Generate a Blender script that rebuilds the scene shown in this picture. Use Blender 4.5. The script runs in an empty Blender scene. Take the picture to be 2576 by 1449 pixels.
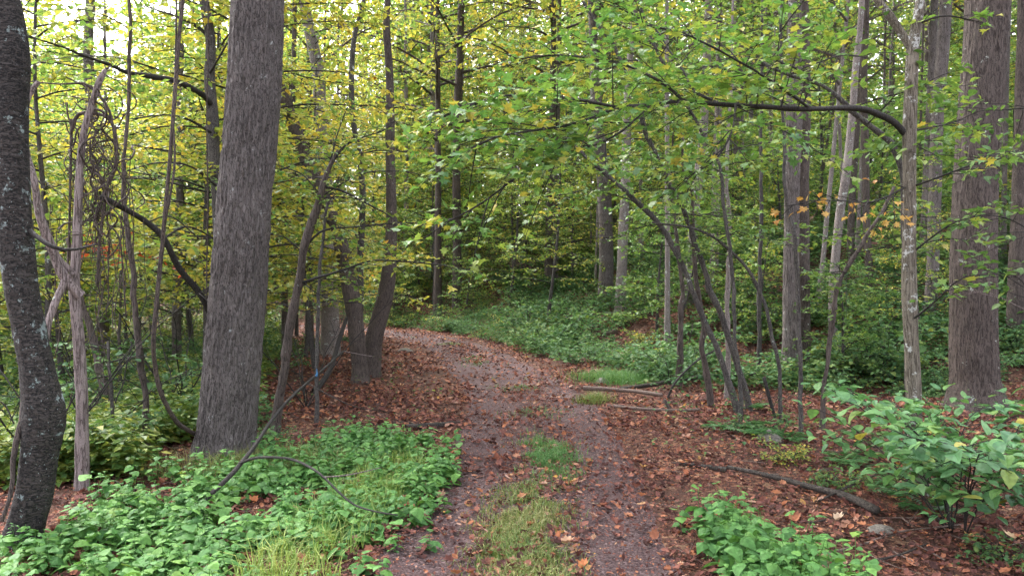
import bpy, math
import numpy as np
from mathutils import Matrix, Vector

# ------------------------------------------------------------------ camera, sky, sun, exposure
SC = bpy.context.scene
F = 1946.0            # focal length in units of a 2576 px wide frame
CZ = 1.65             # eye height
cam = bpy.data.cameras.new('camera'); cam_o = bpy.data.objects.new('camera', cam)
SC.collection.objects.link(cam_o); SC.camera = cam_o
cam_o.location = (0, 0, CZ); cam_o.rotation_euler = (math.radians(90), 0, 0)
cam.sensor_width = 36; cam.lens = 36*F/2576; cam.clip_start = 0.05; cam.clip_end = 1000

SUN_EL, SUN_AZ = math.radians(52), math.radians(-35)
w = bpy.data.worlds.new('World'); SC.world = w; w.use_nodes = True
nt = w.node_tree; bg = nt.nodes['Background']
sky = nt.nodes.new('ShaderNodeTexSky'); sky.sky_type = 'NISHITA'; sky.sun_disc = False
sky.sun_elevation = SUN_EL; sky.sun_rotation = SUN_AZ
sky.air_density = 1.0; sky.dust_density = 6.0; sky.ozone_density = 1.0
hs = nt.nodes.new('ShaderNodeHueSaturation'); hs.inputs['Saturation'].default_value = 0.30
nt.links.new(sky.outputs[0], hs.inputs['Color']); nt.links.new(hs.outputs[0], bg.inputs[0])
bg.inputs[1].default_value = 0.15
sun = bpy.data.lights.new('sun', 'SUN'); sun.energy = .8; sun.angle = math.radians(30); sun.color = (1, .97, .92)
sun_o = bpy.data.objects.new('sun', sun); SC.collection.objects.link(sun_o)
sdir = Vector((math.sin(SUN_AZ)*math.cos(SUN_EL), math.cos(SUN_AZ)*math.cos(SUN_EL), math.sin(SUN_EL)))
sun_o.rotation_euler = (-sdir).to_track_quat('-Z', 'Y').to_euler()
vs = SC.view_settings; vs.view_transform = 'Standard'; vs.look = 'None'; vs.gamma = 1; vs.use_curve_mapping = False
vs.exposure = 3.12
SC.cycles.use_denoising = True
SC.cycles.use_adaptive_sampling = True; SC.cycles.adaptive_threshold = .025
SC.cycles.max_bounces = 6; SC.cycles.diffuse_bounces = 4; SC.cycles.glossy_bounces = 2; SC.cycles.transmission_bounces = 5
SC.cycles.caustics_reflective = False; SC.cycles.caustics_refractive = False

RNG = np.random.default_rng(7)
COL = SC.collection

# ------------------------------------------------------------------ numpy helpers
def norm(a):
    a = np.asarray(a, float)
    return a/np.maximum(np.linalg.norm(a, axis=-1, keepdims=True), 1e-9)
def smooth(a, b, x):
    t = np.clip((x-a)/(b-a), 0, 1); return t*t*(3-2*t)
def _hash(ix, iy, iz, seed):
    h = (ix*374761393 + iy*668265263 + iz*2147483647 + seed*1274126177) & 0xffffffff
    h = ((h ^ (h >> 13))*1274126177) & 0xffffffff
    return ((h ^ (h >> 16)) & 0xffff)/65535.0
def vnoise(x, y, z, seed=0):
    x, y, z = np.broadcast_arrays(np.asarray(x, float), np.asarray(y, float), np.asarray(z, float))
    ix, iy, iz = np.floor(x).astype(np.int64), np.floor(y).astype(np.int64), np.floor(z).astype(np.int64)
    fx, fy, fz = x-ix, y-iy, z-iz
    fx, fy, fz = fx*fx*(3-2*fx), fy*fy*(3-2*fy), fz*fz*(3-2*fz)
    r = 0
    for dx in (0, 1):
        for dy in (0, 1):
            for dz in (0, 1):
                r = r + _hash(ix+dx, iy+dy, iz+dz, seed)*(fx if dx else 1-fx)*(fy if dy else 1-fy)*(fz if dz else 1-fz)
    return r
def fbm(x, y, z, seed=0, oct=3):
    s, a, t = 0, .5, 0
    for i in range(oct):
        s = s + a*vnoise(x*2**i, y*2**i, z*2**i, seed+i*17); t += a; a *= .5
    return s/t
def P(x, y, d):        # a point seen at (x, y) in the 2576 x 1449 frame, d metres away
    return np.array([(x-1288)/F*d, d, CZ-(y-724.5)/F*d])

# ------------------------------------------------------------------ terrain
PATH = np.array([(0.3,-8),(.15,0),(.08,3),(.10,5),(.28,8.6),(.22,12),(-.45,16),(-1.2,20),(-2.3,24),(-4.3,28.5),(-7.2,32),(-11,34.5),(-16,36.5),(-24,39),(-40,42)], float)
def catmull(pts, n):
    pts = np.asarray(pts, float)
    q = np.vstack([2*pts[0]-pts[1], pts, 2*pts[-1]-pts[-2]])
    out = []
    for i in range(1, len(q)-2):
        p0, p1, p2, p3 = q[i-1], q[i], q[i+1], q[i+2]
        t = np.linspace(0, 1, n, endpoint=False)[:, None]
        out.append(.5*((2*p1)+(-p0+p2)*t+(2*p0-5*p1+4*p2-p3)*t**2+(-p0+3*p1-3*p2+p3)*t**3))
    out.append(pts[-1][None]); return np.vstack(out)
PC = catmull(PATH, 4)
def path_s(x, y):      # signed distance from the path's centre line, right of it positive
    x = np.asarray(x, float); y = np.asarray(y, float); sh = x.shape
    x = x.ravel(); y = y.ravel()
    best = np.full(x.shape, 1e9); sg = np.zeros(x.shape)
    for a, b in zip(PC[:-1], PC[1:]):
        ab = b-a; L2 = ab@ab
        t = np.clip(((x-a[0])*ab[0]+(y-a[1])*ab[1])/L2, 0, 1)
        dx, dy = x-(a[0]+t*ab[0]), y-(a[1]+t*ab[1])
        dd = dx*dx+dy*dy; m = dd < best
        best = np.where(m, dd, best); sg = np.where(m, np.sign(dx*ab[1]-dy*ab[0]), sg)
    return (np.sqrt(best)*sg).reshape(sh)
def height(x, y, s=None):
    x = np.asarray(x, float); y = np.asarray(y, float)
    if s is None: s = path_s(x, y)
    k = smooth(9, 23, y)
    s0 = 6.6*(1-k)+1.4*k; slope = .15*(1-k)+.33*k
    r = np.maximum(s-s0, 0)
    z = slope*(r-.6*(1-np.exp(-r/.6)))
    z = np.where(z > 7, 7+.3*(z-7), z)
    l = np.maximum(-s-3.6, 0)
    z = z-np.minimum(.13*(l-.8*(1-np.exp(-l/.8))), 1.5)
    off = smooth(.9, 2.2, np.abs(s))
    z = z+(fbm(x*.5, y*.5, 0, 3)-.5)*.22*off*smooth(2, 8, np.abs(s)+y*.15)+(fbm(x*2.2, y*2.2, 0, 5)-.5)*.06*off
    z = z-.035*np.exp(-((np.abs(s)-.62)/.22)**2)+.03*np.exp(-(s/.25)**2)
    return z
def ground(x, y): return float(height(np.array([x]), np.array([y]))[0])

# ------------------------------------------------------------------ materials
MATS = {}
def newmat(name):
    m = bpy.data.materials.new(name); m.use_nodes = True; MATS[name] = m
    n = m.node_tree.nodes; n.clear(); return m, n, m.node_tree.links
def ramp(n, stops, interp='LINEAR'):
    r = n.new('ShaderNodeValToRGB'); r.color_ramp.interpolation = interp
    e = r.color_ramp.elements
    while len(e) > 1: e.remove(e[-1])
    e[0].position = stops[0][0]; e[0].color = (*stops[0][1], 1)
    for p, c in stops[1:]:
        q = e.new(p); q.color = (*c, 1)
    return r
def math_n(n, l, op, a, b=None, c=None):
    m = n.new('ShaderNodeMath'); m.operation = op
    for i, v in enumerate((a, b, c)):
        if v is None: continue
        if isinstance(v, (int, float)): m.inputs[i].default_value = v
        else: l.new(v, m.inputs[i])
    return m.outputs[0]
def leafmat(name, stops, trans=.4, wi=.55, wo=.15, wn=.3, ns=.6, rough=.45, tint=(1.12, 1.08, .75), spec=.3):
    m, n, l = newmat(name)
    geo = n.new('ShaderNodeNewGeometry'); oi = n.new('ShaderNodeObjectInfo')
    no = n.new('ShaderNodeTexNoise'); no.inputs['Scale'].default_value = ns; no.inputs['Detail'].default_value = 2
    l.new(geo.outputs['Position'], no.inputs['Vector'])
    nn = math_n(n, l, 'MULTIPLY_ADD', no.outputs[0], 2.2, -.6)
    f = math_n(n, l, 'MULTIPLY', geo.outputs['Random Per Island'], wi)
    f = math_n(n, l, 'MULTIPLY_ADD', oi.outputs['Random'], wo, f)
    f = math_n(n, l, 'MULTIPLY_ADD', nn, wn, f)
    r = ramp(n, stops); l.new(f, r.inputs[0])
    # fine mottling on the blade
    n2 = n.new('ShaderNodeTexNoise'); n2.inputs['Scale'].default_value = 45; l.new(geo.outputs['Position'], n2.inputs['Vector'])
    mr = n.new('ShaderNodeMapRange'); mr.inputs[1].default_value = .3; mr.inputs[2].default_value = .7; mr.inputs[3].default_value = .75; mr.inputs[4].default_value = 1.2
    l.new(n2.outputs[0], mr.inputs[0])
    mu = n.new('ShaderNodeMix'); mu.data_type = 'RGBA'; mu.blend_type = 'MULTIPLY'; mu.inputs[0].default_value = 1
    l.new(r.outputs[0], mu.inputs[6]); l.new(mr.outputs[0], mu.inputs[7])
    pb = n.new('ShaderNodeBsdfPrincipled'); pb.inputs['Roughness'].default_value = rough; pb.inputs['Specular IOR Level'].default_value = spec
    l.new(mu.outputs[2], pb.inputs['Base Color'])
    tr = n.new('ShaderNodeBsdfTranslucent')
    mt = n.new('ShaderNodeMix'); mt.data_type = 'RGBA'; mt.blend_type = 'MULTIPLY'; mt.inputs[0].default_value = 1
    l.new(mu.outputs[2], mt.inputs[6]); mt.inputs[7].default_value = (*tint, 1)
    l.new(mt.outputs[2], tr.inputs[0])
    mx = n.new('ShaderNodeMixShader'); mx.inputs[0].default_value = trans
    l.new(pb.outputs[0], mx.inputs[1]); l.new(tr.outputs[0], mx.inputs[2])
    o = n.new('ShaderNodeOutputMaterial'); l.new(mx.outputs[0], o.inputs[0])
    return m
G1, G2, G3 = (.050, .112, .038), (.085, .170, .045), (.140, .232, .055)
BG1, BG2, BG3 = (.045, .120, .050), (.075, .175, .065), (.120, .230, .070)
YG, YE, YO, OR, BR = (.235, .295, .065), (.420, .345, .065), (.500, .290, .040), (.460, .150, .040), (.200, .075, .035)
M_CANOPY = leafmat('canopy_leaves', [(0, G1), (.28, G2), (.45, G3), (.6, YG), (.78, YE), (.9, YO), (1, OR)], trans=.5)
M_YELLOW = leafmat('yellowing_leaves', [(0, G1), (.2, G2), (.42, G3), (.6, YG), (.78, (.34, .33, .05)), (.92, YE), (1, OR)], trans=.5)
M_GOLD = leafmat('golden_leaves', [(0, G2), (.22, G3), (.42, YG), (.6, (.33, .33, .06)), (.8, YE), (.93, YO), (1, OR)], trans=.5)
M_GREEN = leafmat('green_leaves', [(0, G1), (.35, G2), (.6, G3), (.78, YG), (.92, YE), (1, OR)], trans=.42)
M_MAPLE = leafmat('maple_leaves', [(0, (.055, .14, .045)), (.3, (.09, .20, .05)), (.52, (.14, .26, .05)), (.68, (.24, .30, .06)), (.82, YE), (.95, YO), (1, OR)], trans=.42, ns=1.1, spec=.6)
M_MAPLE1 = leafmat('maple_leaf', [(0, (.06, .15, .06)), (.35, (.09, .205, .055)), (.75, (.15, .27, .055)), (.86, YG), (.95, YE), (1, OR)], trans=.42, wi=0, wo=.8, wn=.2, spec=.6)
M_SHRUB = leafmat('understory_leaves', [(0, (.036, .090, .042)), (.4, (.063, .138, .056)), (.68, (.10, .18, .062)), (.84, (.15, .19, .05)), (.94, (.34, .30, .05)), (1, YO)], trans=.36, spec=.14, rough=.6)
M_SPICE = leafmat('spicebush_leaves', [(0, G1), (.3, G2), (.5, (.11, .17, .03)), (.68, YG), (.85, YE), (1, OR)], trans=.42)
M_BUSH = leafmat('bush_leaves', [(0, (.065, .165, .072)), (.5, (.095, .225, .085)), (.92, (.15, .29, .085)), (.97, YG), (1, YE)], trans=.34, spec=.4, wi=.7, wo=0)
M_BUSH1 = leafmat('bush_leaf', [(0, (.065, .165, .072)), (.5, (.095, .225, .085)), (.9, (.15, .29, .085)), (.96, YG), (1, YE)], trans=.34, wi=0, wo=1, wn=0, spec=.4)
M_HERB = leafmat('herb_leaves', [(0, (.05, .135, .042)), (.5, (.085, .205, .052)), (.9, (.135, .275, .062)), (1, (.28, .33, .06))], trans=.3, wi=.7, wo=0, spec=.22, rough=.55)
M_HERB1 = leafmat('herb_leaf', [(0, (.05, .135, .042)), (.5, (.085, .205, .052)), (.9, (.135, .275, .062)), (1, (.28, .33, .06))], trans=.3, wi=0, wo=.8, wn=.2, spec=.22, rough=.55)
M_ORANGE = leafmat('orange_leaf', [(0, (.42, .17, .05)), (.4, (.50, .28, .08)), (1, (.52, .38, .12))], trans=.4, wi=.2, wo=.6, wn=.2)
M_RED = leafmat('red_leaves', [(0, (.45, .05, .03)), (1, (.5, .13, .05))], trans=.5)
M_FERN = leafmat('fern_leaves', [(0, (.035, .10, .035)), (1, (.07, .17, .045))], trans=.35)
M_GRASSG = leafmat('green_grass_blades', [(0, (.04, .12, .035)), (.6, (.08, .19, .05)), (1, (.2, .28, .07))], trans=.3, wi=.6, wo=0, wn=.4)
M_GRASSY = leafmat('lush_grass_blades', [(0, (.09, .19, .04)), (.5, (.18, .27, .06)), (1, (.34, .36, .10))], trans=.3, wi=.6, wo=0, wn=.4)
M_GRASS = leafmat('grass_blades', [(0, (.05, .11, .03)), (.35, (.105, .165, .04)), (.65, (.20, .215, .07)), (1, (.34, .29, .15))], trans=.3, ns=.9, wi=.6, wo=0, wn=.4)
LST = [(0, (.032, .018, .017)), (.26, (.074, .033, .029)), (.48, (.135, .055, .045)), (.66, (.205, .085, .063)), (.78, (.285, .112, .055)), (.88, (.32, .195, .15)), (.95, (.42, .23, .06)), (1, (.40, .30, .23))]
M_LITTER = leafmat('fallen_leaves', LST, trans=.12, wi=.75, wo=0, wn=.25, ns=1.2, rough=.75, tint=(1, .9, .8), spec=.12)
M_LITTER1 = leafmat('fallen_leaf', [(0, (.12, .045, .032)), (.35, (.24, .085, .05)), (.6, (.36, .14, .06)), (.8, (.36, .22, .16)), (.92, (.48, .27, .06)), (1, (.42, .32, .24))], trans=.12, wi=0, wo=1, wn=0, rough=.75, tint=(1, .9, .8), spec=.12)

def barkmat(name, dark, light, sc=22, zs=.13, lichen=0, lich=(.42, .46, .42), bump=.5, rough=.85, lsc=6, band=0, fleck=0):
    m, n, l = newmat(name)
    tc = n.new('ShaderNodeTexCoord')
    mp = n.new('ShaderNodeMapping'); mp.inputs['Scale'].default_value = (1, 1, zs); l.new(tc.outputs['Object'], mp.inputs[0])
    no = n.new('ShaderNodeTexNoise'); no.inputs['Scale'].default_value = sc; no.inputs['Detail'].default_value = 5; no.inputs['Distortion'].default_value = .6
    l.new(mp.outputs[0], no.inputs['Vector'])
    a = math_n(n, l, 'MULTIPLY_ADD', no.outputs[0], 2, -1); a = math_n(n, l, 'ABSOLUTE', a)
    fur = math_n(n, l, 'MULTIPLY', a, 9.0); fur = math_n(n, l, 'MINIMUM', fur, 1.0)
    fine = n.new('ShaderNodeTexNoise'); fine.inputs['Scale'].default_value = 130; fine.inputs['Detail'].default_value = 4
    l.new(tc.outputs['Object'], fine.inputs['Vector'])
    big = n.new('ShaderNodeTexNoise'); big.inputs['Scale'].default_value = 2.3; big.inputs['Detail'].default_value = 3
    l.new(tc.outputs['Object'], big.inputs['Vector'])
    v = math_n(n, l, 'MULTIPLY', fur, .42); v = math_n(n, l, 'MULTIPLY_ADD', fine.outputs[0], .6, v); v = math_n(n, l, 'MULTIPLY_ADD', big.outputs[0], .45, v)
    v = math_n(n, l, 'ADD', v, -.30)
    r = ramp(n, [(.15, tuple(c*.55 for c in dark)), (.4, dark), (.85, light)]); l.new(v, r.inputs[0])
    col = r.outputs[0]
    if lichen:
        ln = n.new('ShaderNodeTexNoise'); ln.inputs['Scale'].default_value = lsc; ln.inputs['Detail'].default_value = 8; ln.inputs['Roughness'].default_value = .75
        l.new(tc.outputs['Object'], ln.inputs['Vector'])
        lr = ramp(n, [(.66-.12*lichen, (0, 0, 0)), (.70-.12*lichen, (1, 1, 1))]); l.new(ln.outputs[0], lr.inputs[0])
        mx = n.new('ShaderNodeMix'); mx.data_type = 'RGBA'; l.new(lr.outputs[0], mx.inputs[0]); l.new(col, mx.inputs[6]); mx.inputs[7].default_value = (*lich, 1)
        col = mx.outputs[2]
    if fleck:
        vo = n.new('ShaderNodeTexVoronoi'); vo.inputs['Scale'].default_value = 55
        m2 = n.new('ShaderNodeMapping'); m2.inputs['Scale'].default_value = (1, 1, .45); l.new(tc.outputs['Object'], m2.inputs[0]); l.new(m2.outputs[0], vo.inputs['Vector'])
        fr = ramp(n, [(.10*fleck, (1, 1, 1)), (.17*fleck, (0, 0, 0))]); l.new(vo.outputs[0], fr.inputs[0])
        msk = math_n(n, l, 'MULTIPLY', fr.outputs[0], math_n(n, l, 'GREATER_THAN', big.outputs[0], .48))
        mx = n.new('ShaderNodeMix'); mx.data_type = 'RGBA'; l.new(msk, mx.inputs[0]); l.new(col, mx.inputs[6]); mx.inputs[7].default_value = (*lich, 1)
        col = mx.outputs[2]
    h = math_n(n, l, 'MULTIPLY_ADD', fine.outputs[0], .35, fur)
    if band:
        wv = n.new('ShaderNodeTexNoise'); wv.inputs['Scale'].default_value = 5
        m3 = n.new('ShaderNodeMapping'); m3.inputs['Scale'].default_value = (.7, .7, 7); l.new(tc.outputs['Object'], m3.inputs[0]); l.new(m3.outputs[0], wv.inputs['Vector'])
        h = math_n(n, l, 'MULTIPLY_ADD', wv.outputs[0], band, h)
    bp = n.new('ShaderNodeBump'); bp.inputs['Strength'].default_value = bump; bp.inputs['Distance'].default_value = .02
    l.new(h, bp.inputs['Height'])
    pb = n.new('ShaderNodeBsdfPrincipled'); pb.inputs['Roughness'].default_value = rough; pb.inputs['Specular IOR Level'].default_value = .25
    l.new(col, pb.inputs['Base Color']); l.new(bp.outputs[0], pb.inputs['Normal'])
    o = n.new('ShaderNodeOutputMaterial'); l.new(pb.outputs[0], o.inputs[0]); return m
B_TULIP = barkmat('furrowed_bark', (.060, .050, .049), (.160, .138, .134), sc=72, zs=.22, lichen=.3, lich=(.33, .34, .34), bump=.7, lsc=9)
B_DARK = barkmat('dark_lichen_bark', (.014, .013, .014), (.060, .050, .046), sc=26, zs=2.4, lichen=.66, lich=(.20, .24, .24), bump=.7, lsc=9, band=1.2, fleck=.7)
B_GREY = barkmat('grey_bark', (.070, .058, .055), (.21, .178, .17), sc=58, zs=.12, lichen=.35, bump=.7)
B_PALE = barkmat('pale_bark', (.12, .098, .092), (.28, .24, .23), sc=60, zs=.3, lichen=.6, bump=.4, fleck=.7)
B_BROWN = barkmat('brown_bark', (.052, .040, .036), (.132, .104, .094), sc=60, zs=.13, lichen=.2, bump=.7)
B_YOUNG = barkmat('young_bark', (.034, .030, .029), (.11, .097, .09), sc=45, zs=.3, lichen=.3, bump=.3, fleck=.6)
B_MAPLE = barkmat('maple_bark', (.085, .070, .055), (.23, .195, .16), sc=80, zs=.07, lichen=.75, lich=(.45, .45, .44), bump=.7, lsc=10)
B_TWIG = barkmat('twig_bark', (.016, .014, .013), (.048, .042, .040), sc=60, zs=.4, bump=.2)
B_DEAD = barkmat('dead_wood', (.10, .076, .072), (.29, .235, .23), sc=50, zs=.10, lichen=.2, bump=.6)
B_VINE = barkmat('vine_bark', (.030, .023, .021), (.12, .09, .08), sc=60, zs=.2, bump=.4)
B_LOG = barkmat('rotting_log_bark', (.022, .018, .017), (.085, .07, .06), sc=40, zs=1, lichen=.3, lich=(.10, .14, .05), bump=.6)
B_STICK = barkmat('fallen_stick_bark', (.065, .045, .039), (.19, .135, .115), sc=50, zs=1, bump=.4)

def groundmat(name, stops, vsc, soil, gravel=False):
    m, n, l = newmat(name)
    geo = n.new('ShaderNodeNewGeometry')
    wn = n.new('ShaderNodeTexNoise'); wn.inputs['Scale'].default_value = 9; l.new(geo.outputs['Position'], wn.inputs['Vector'])
    va = n.new('ShaderNodeVectorMath'); va.operation = 'MULTIPLY_ADD'; l.new(wn.outputs['Color'], va.inputs[0]); va.inputs[1].default_value = (.12, .12, .12); l.new(geo.outputs['Position'], va.inputs[2])
    vo = n.new('ShaderNodeTexVoronoi'); vo.inputs['Scale'].default_value = vsc; l.new(va.outputs[0], vo.inputs['Vector'])
    vd = n.new('ShaderNodeTexVoronoi'); vd.feature = 'DISTANCE_TO_EDGE'; vd.inputs['Scale'].default_value = vsc; l.new(va.outputs[0], vd.inputs['Vector'])
    sp = n.new('ShaderNodeSeparateColor'); l.new(vo.outputs['Color'], sp.inputs[0])
    r = ramp(n, stops); l.new(sp.outputs[0], r.inputs[0])
    er = ramp(n, [(.0, (1, 1, 1)), (.09, (0, 0, 0))]); l.new(vd.outputs[0], er.inputs[0])
    big = n.new('ShaderNodeTexNoise'); big.inputs['Scale'].default_value = .9; big.inputs['Detail'].default_value = 5; l.new(geo.outputs['Position'], big.inputs['Vector'])
    br = ramp(n, [(.36, (0, 0, 0)), (.62, (1, 1, 1))]); l.new(big.outputs[0], br.inputs[0])
    f = math_n(n, l, 'MAXIMUM', er.outputs[0], math_n(n, l, 'MULTIPLY', br.outputs[0], .75))
    mx = n.new('ShaderNodeMix'); mx.data_type = 'RGBA'; l.new(f, mx.inputs[0]); l.new(r.outputs[0], mx.inputs[6]); mx.inputs[7].default_value = (*soil, 1)
    fn = n.new('ShaderNodeTexNoise'); fn.inputs['Scale'].default_value = 60; fn.inputs['Detail'].default_value = 5; l.new(geo.outputs['Position'], fn.inputs['Vector'])
    fr = ramp(n, [(.25, (.45, .45, .45)), (.75, (1.5, 1.5, 1.5))]); l.new(fn.outputs[0], fr.inputs[0])
    mu = n.new('ShaderNodeMix'); mu.data_type = 'RGBA'; mu.blend_type = 'MULTIPLY'; mu.inputs[0].default_value = 1; l.new(mx.outputs[2], mu.inputs[6]); l.new(fr.outputs[0], mu.inputs[7])
    h = math_n(n, l, 'MULTIPLY_ADD', fn.outputs[0], .7, math_n(n, l, 'MINIMUM', vd.outputs[0], .25))
    bp = n.new('ShaderNodeBump'); bp.inputs['Strength'].default_value = .8; bp.inputs['Distance'].default_value = .03; l.new(h, bp.inputs['Height'])
    pb = n.new('ShaderNodeBsdfPrincipled'); pb.inputs['Roughness'].default_value = .9; pb.inputs['Specular IOR Level'].default_value = .12
    l.new(mu.outputs[2], pb.inputs['Base Color']); l.new(bp.outputs[0], pb.inputs['Normal'])
    o = n.new('ShaderNodeOutputMaterial'); l.new(pb.outputs[0], o.inputs[0]); return m
M_FLOOR = groundmat('forest_floor_litter', [(0, (.035, .018, .015)), (.3, (.075, .033, .024)), (.6, (.13, .055, .036)), (.85, (.19, .09, .055)), (1, (.26, .16, .10))], 22, (.038, .023, .019))
M_PATH = groundmat('gravel_and_leaf_mould', [(0, (.044, .031, .033)), (.4, (.082, .057, .059)), (.75, (.125, .088, .088)), (1, (.21, .16, .16))], 60, (.074, .045, .046))
M_ROCK = groundmat('field_stone', [(0, (.11, .10, .09)), (1, (.19, .17, .15))], 8, (.14, .125, .11))
M_FLAG, _n, _l = newmat('blue_flagging'); _p = _n.new('ShaderNodeBsdfPrincipled'); _p.inputs['Base Color'].default_value = (.04, .16, .34, 1); _o = _n.new('ShaderNodeOutputMaterial'); _l.new(_p.outputs[0], _o.inputs[0])

# ------------------------------------------------------------------ mesh helpers
def mesh(name, V, tris=None, quads=None, mat=None, smooth_=False):
    V = np.asarray(V, np.float32); me = bpy.data.meshes.new(name)
    tris = np.zeros((0, 3), np.int32) if tris is None else np.asarray(tris, np.int32)
    quads = np.zeros((0, 4), np.int32) if quads is None else np.asarray(quads, np.int32)
    nl = tris.size+quads.size; npol = len(tris)+len(quads)
    me.vertices.add(len(V)); me.vertices.foreach_set('co', V.ravel())
    me.loops.add(nl); me.loops.foreach_set('vertex_index', np.concatenate([tris.ravel(), quads.ravel()]).astype(np.int32))
    me.polygons.add(npol)
    me.polygons.foreach_set('loop_start', np.concatenate([np.arange(len(tris))*3, len(tris)*3+np.arange(len(quads))*4]).astype(np.int32))
    me.polygons.foreach_set('use_smooth', np.full(npol, smooth_, bool))
    me.update(calc_edges=True); me.validate()
    if mat: me.materials.append(mat)
    return me
def link(name, data, parent=None, loc=None):
    o = bpy.data.objects.new(name, data); COL.objects.link(o)
    if parent: o.parent = parent
    if loc is not None: o.location = [float(c) for c in loc]
    return o
def tag(o, label=None, cat=None, group=None, kind=None):
    if label: o['label'] = label
    if cat: o['category'] = cat
    if group: o['group'] = group
    if kind: o['kind'] = kind
    return o
class MB:
    def __init__(s): s.V = []; s.Q = []; s.T = []; s.n = 0
    def add(s, V, Q=None, T=None):
        V = np.asarray(V, float).reshape(-1, 3)
        if Q is not None and len(Q): s.Q.append(np.asarray(Q)+s.n)
        if T is not None and len(T): s.T.append(np.asarray(T)+s.n)
        s.V.append(V); s.n += len(V)
    def mesh(s, name, mat, origin=(0, 0, 0), smooth_=True):
        return mesh(name, np.vstack(s.V)-np.asarray(origin, float), np.vstack(s.T) if s.T else None, np.vstack(s.Q) if s.Q else None, mat, smooth_)
    def obj(s, name, mat, parent=None, origin=(0, 0, 0)):
        return link(name, s.mesh(name, mat, origin), parent, None if parent else origin)
def resample(pts, step):
    pts = np.asarray(pts, float)
    c = catmull(pts, 8) if len(pts) > 2 else np.linspace(pts[0], pts[-1], 9)
    L = np.concatenate([[0], np.cumsum(np.linalg.norm(np.diff(c[:, :3], axis=0), axis=1))])
    n = max(2, int(L[-1]/step)+1); t = np.linspace(0, L[-1], n)
    return np.stack([np.interp(t, L, c[:, k]) for k in range(c.shape[1])], 1)
def tube(mb, ptsr, sides=10, step=.15, wob=.06, seed=0, cap=True, disp=None, kink=0):
    """a bent, tapering, slightly lumpy tube along points (x, y, z, radius)"""
    c = resample(ptsr, step); p, r = c[:, :3], np.maximum(c[:, 3], .0008)
    if kink:
        s_ = np.concatenate([[0], np.cumsum(np.linalg.norm(np.diff(p, axis=0), axis=1))]); en = np.minimum(1, np.minimum(s_, s_[-1]-s_)/.3)[:, None]
        p = p+en*kink*2*np.stack([fbm(s_*2.6, seed*3.1+k*7, 0, 40+k, 3)-.5 for k in range(3)], 1)*[1, 1, .3]
        r = r*(1+.22*(fbm(s_*7, seed*1.7, 0, 77, 2)-.5)*2)
    t = norm(np.gradient(p, axis=0))
    up = np.array([0, 1, 0.0]) if abs(t[0][1]) < .8 else np.array([1.0, 0, 0])
    u = norm(np.cross(t[0], up)); U = [u]
    for i in range(1, len(p)):
        u = u-(u@t[i])*t[i]; u = u/max(np.linalg.norm(u), 1e-9); U.append(u)
    U = np.array(U); W = np.cross(t, U)
    a = np.linspace(0, 2*np.pi, sides, endpoint=False)
    ca, sa = np.cos(a)[None, :, None], np.sin(a)[None, :, None]
    nrm = U[:, None]*ca+W[:, None]*sa
    rr = np.repeat(r[:, None], sides, 1)
    s = np.concatenate([[0], np.cumsum(np.linalg.norm(np.diff(p, axis=0), axis=1))])
    if wob:
        k = 1.2/np.maximum(r.mean(), .01)
        rr = rr*(1+wob*2*(fbm(np.cos(a)[None]*1.3+seed, np.sin(a)[None]*1.3, (s*min(k*.12, 6))[:, None], seed, 2)-.5))
    if disp is not None: rr = rr+disp(a[None], s[:, None], rr)
    V = p[:, None]+nrm*rr[..., None]
    n = len(p); idx = np.arange(n*sides).reshape(n, sides)
    Q = np.stack([idx[:-1], np.roll(idx[:-1], -1, 1), np.roll(idx[1:], -1, 1), idx[1:]], -1).reshape(-1, 4)
    T = []
    V = V.reshape(-1, 3)
    if cap:
        V = np.vstack([V, p[-1]+t[-1]*r[-1]*.5]); top = len(V)-1
        T = [(idx[-1, i], idx[-1, (i+1) % sides], top) for i in range(sides)]
    mb.add(V, Q, T)
def sticks(mb, S, D, L, droop, r0, r1, nseg=2, sides=3):
    """many thin straight-ish twigs at once"""
    n = len(S)
    if n == 0: return
    tt = np.linspace(0, 1, nseg+1)
    pts = S[:, None]+D[:, None]*(L[:, None]*tt[None])[..., None]
    pts[..., 2] -= droop[:, None]*L[:, None]*tt[None]**2
    u = norm(np.cross(D, np.array([.31, .2, .93]))); v = np.cross(D, u)
    a = np.linspace(0, 2*np.pi, sides, endpoint=False)
    ring = u[:, None]*np.cos(a)[None, :, None]+v[:, None]*np.sin(a)[None, :, None]
    rad = (r0[:, None]*(1-tt)+r1[:, None]*tt)
    V = pts[:, :, None]+ring[:, None]*rad[..., None, None]
    base = (np.arange(n)*(nseg+1)*sides)[:, None, None]
    idx = np.arange((nseg+1)*sides).reshape(nseg+1, sides)
    q = np.stack([idx[:-1], np.roll(idx[:-1], -1, 1), np.roll(idx[1:], -1, 1), idx[1:]], -1).reshape(-1, 4)
    Q = (q[None]+np.arange(n)[:, None, None]*(nseg+1)*sides).reshape(-1, 4)
    mb.add(V.reshape(-1, 3), Q)

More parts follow.
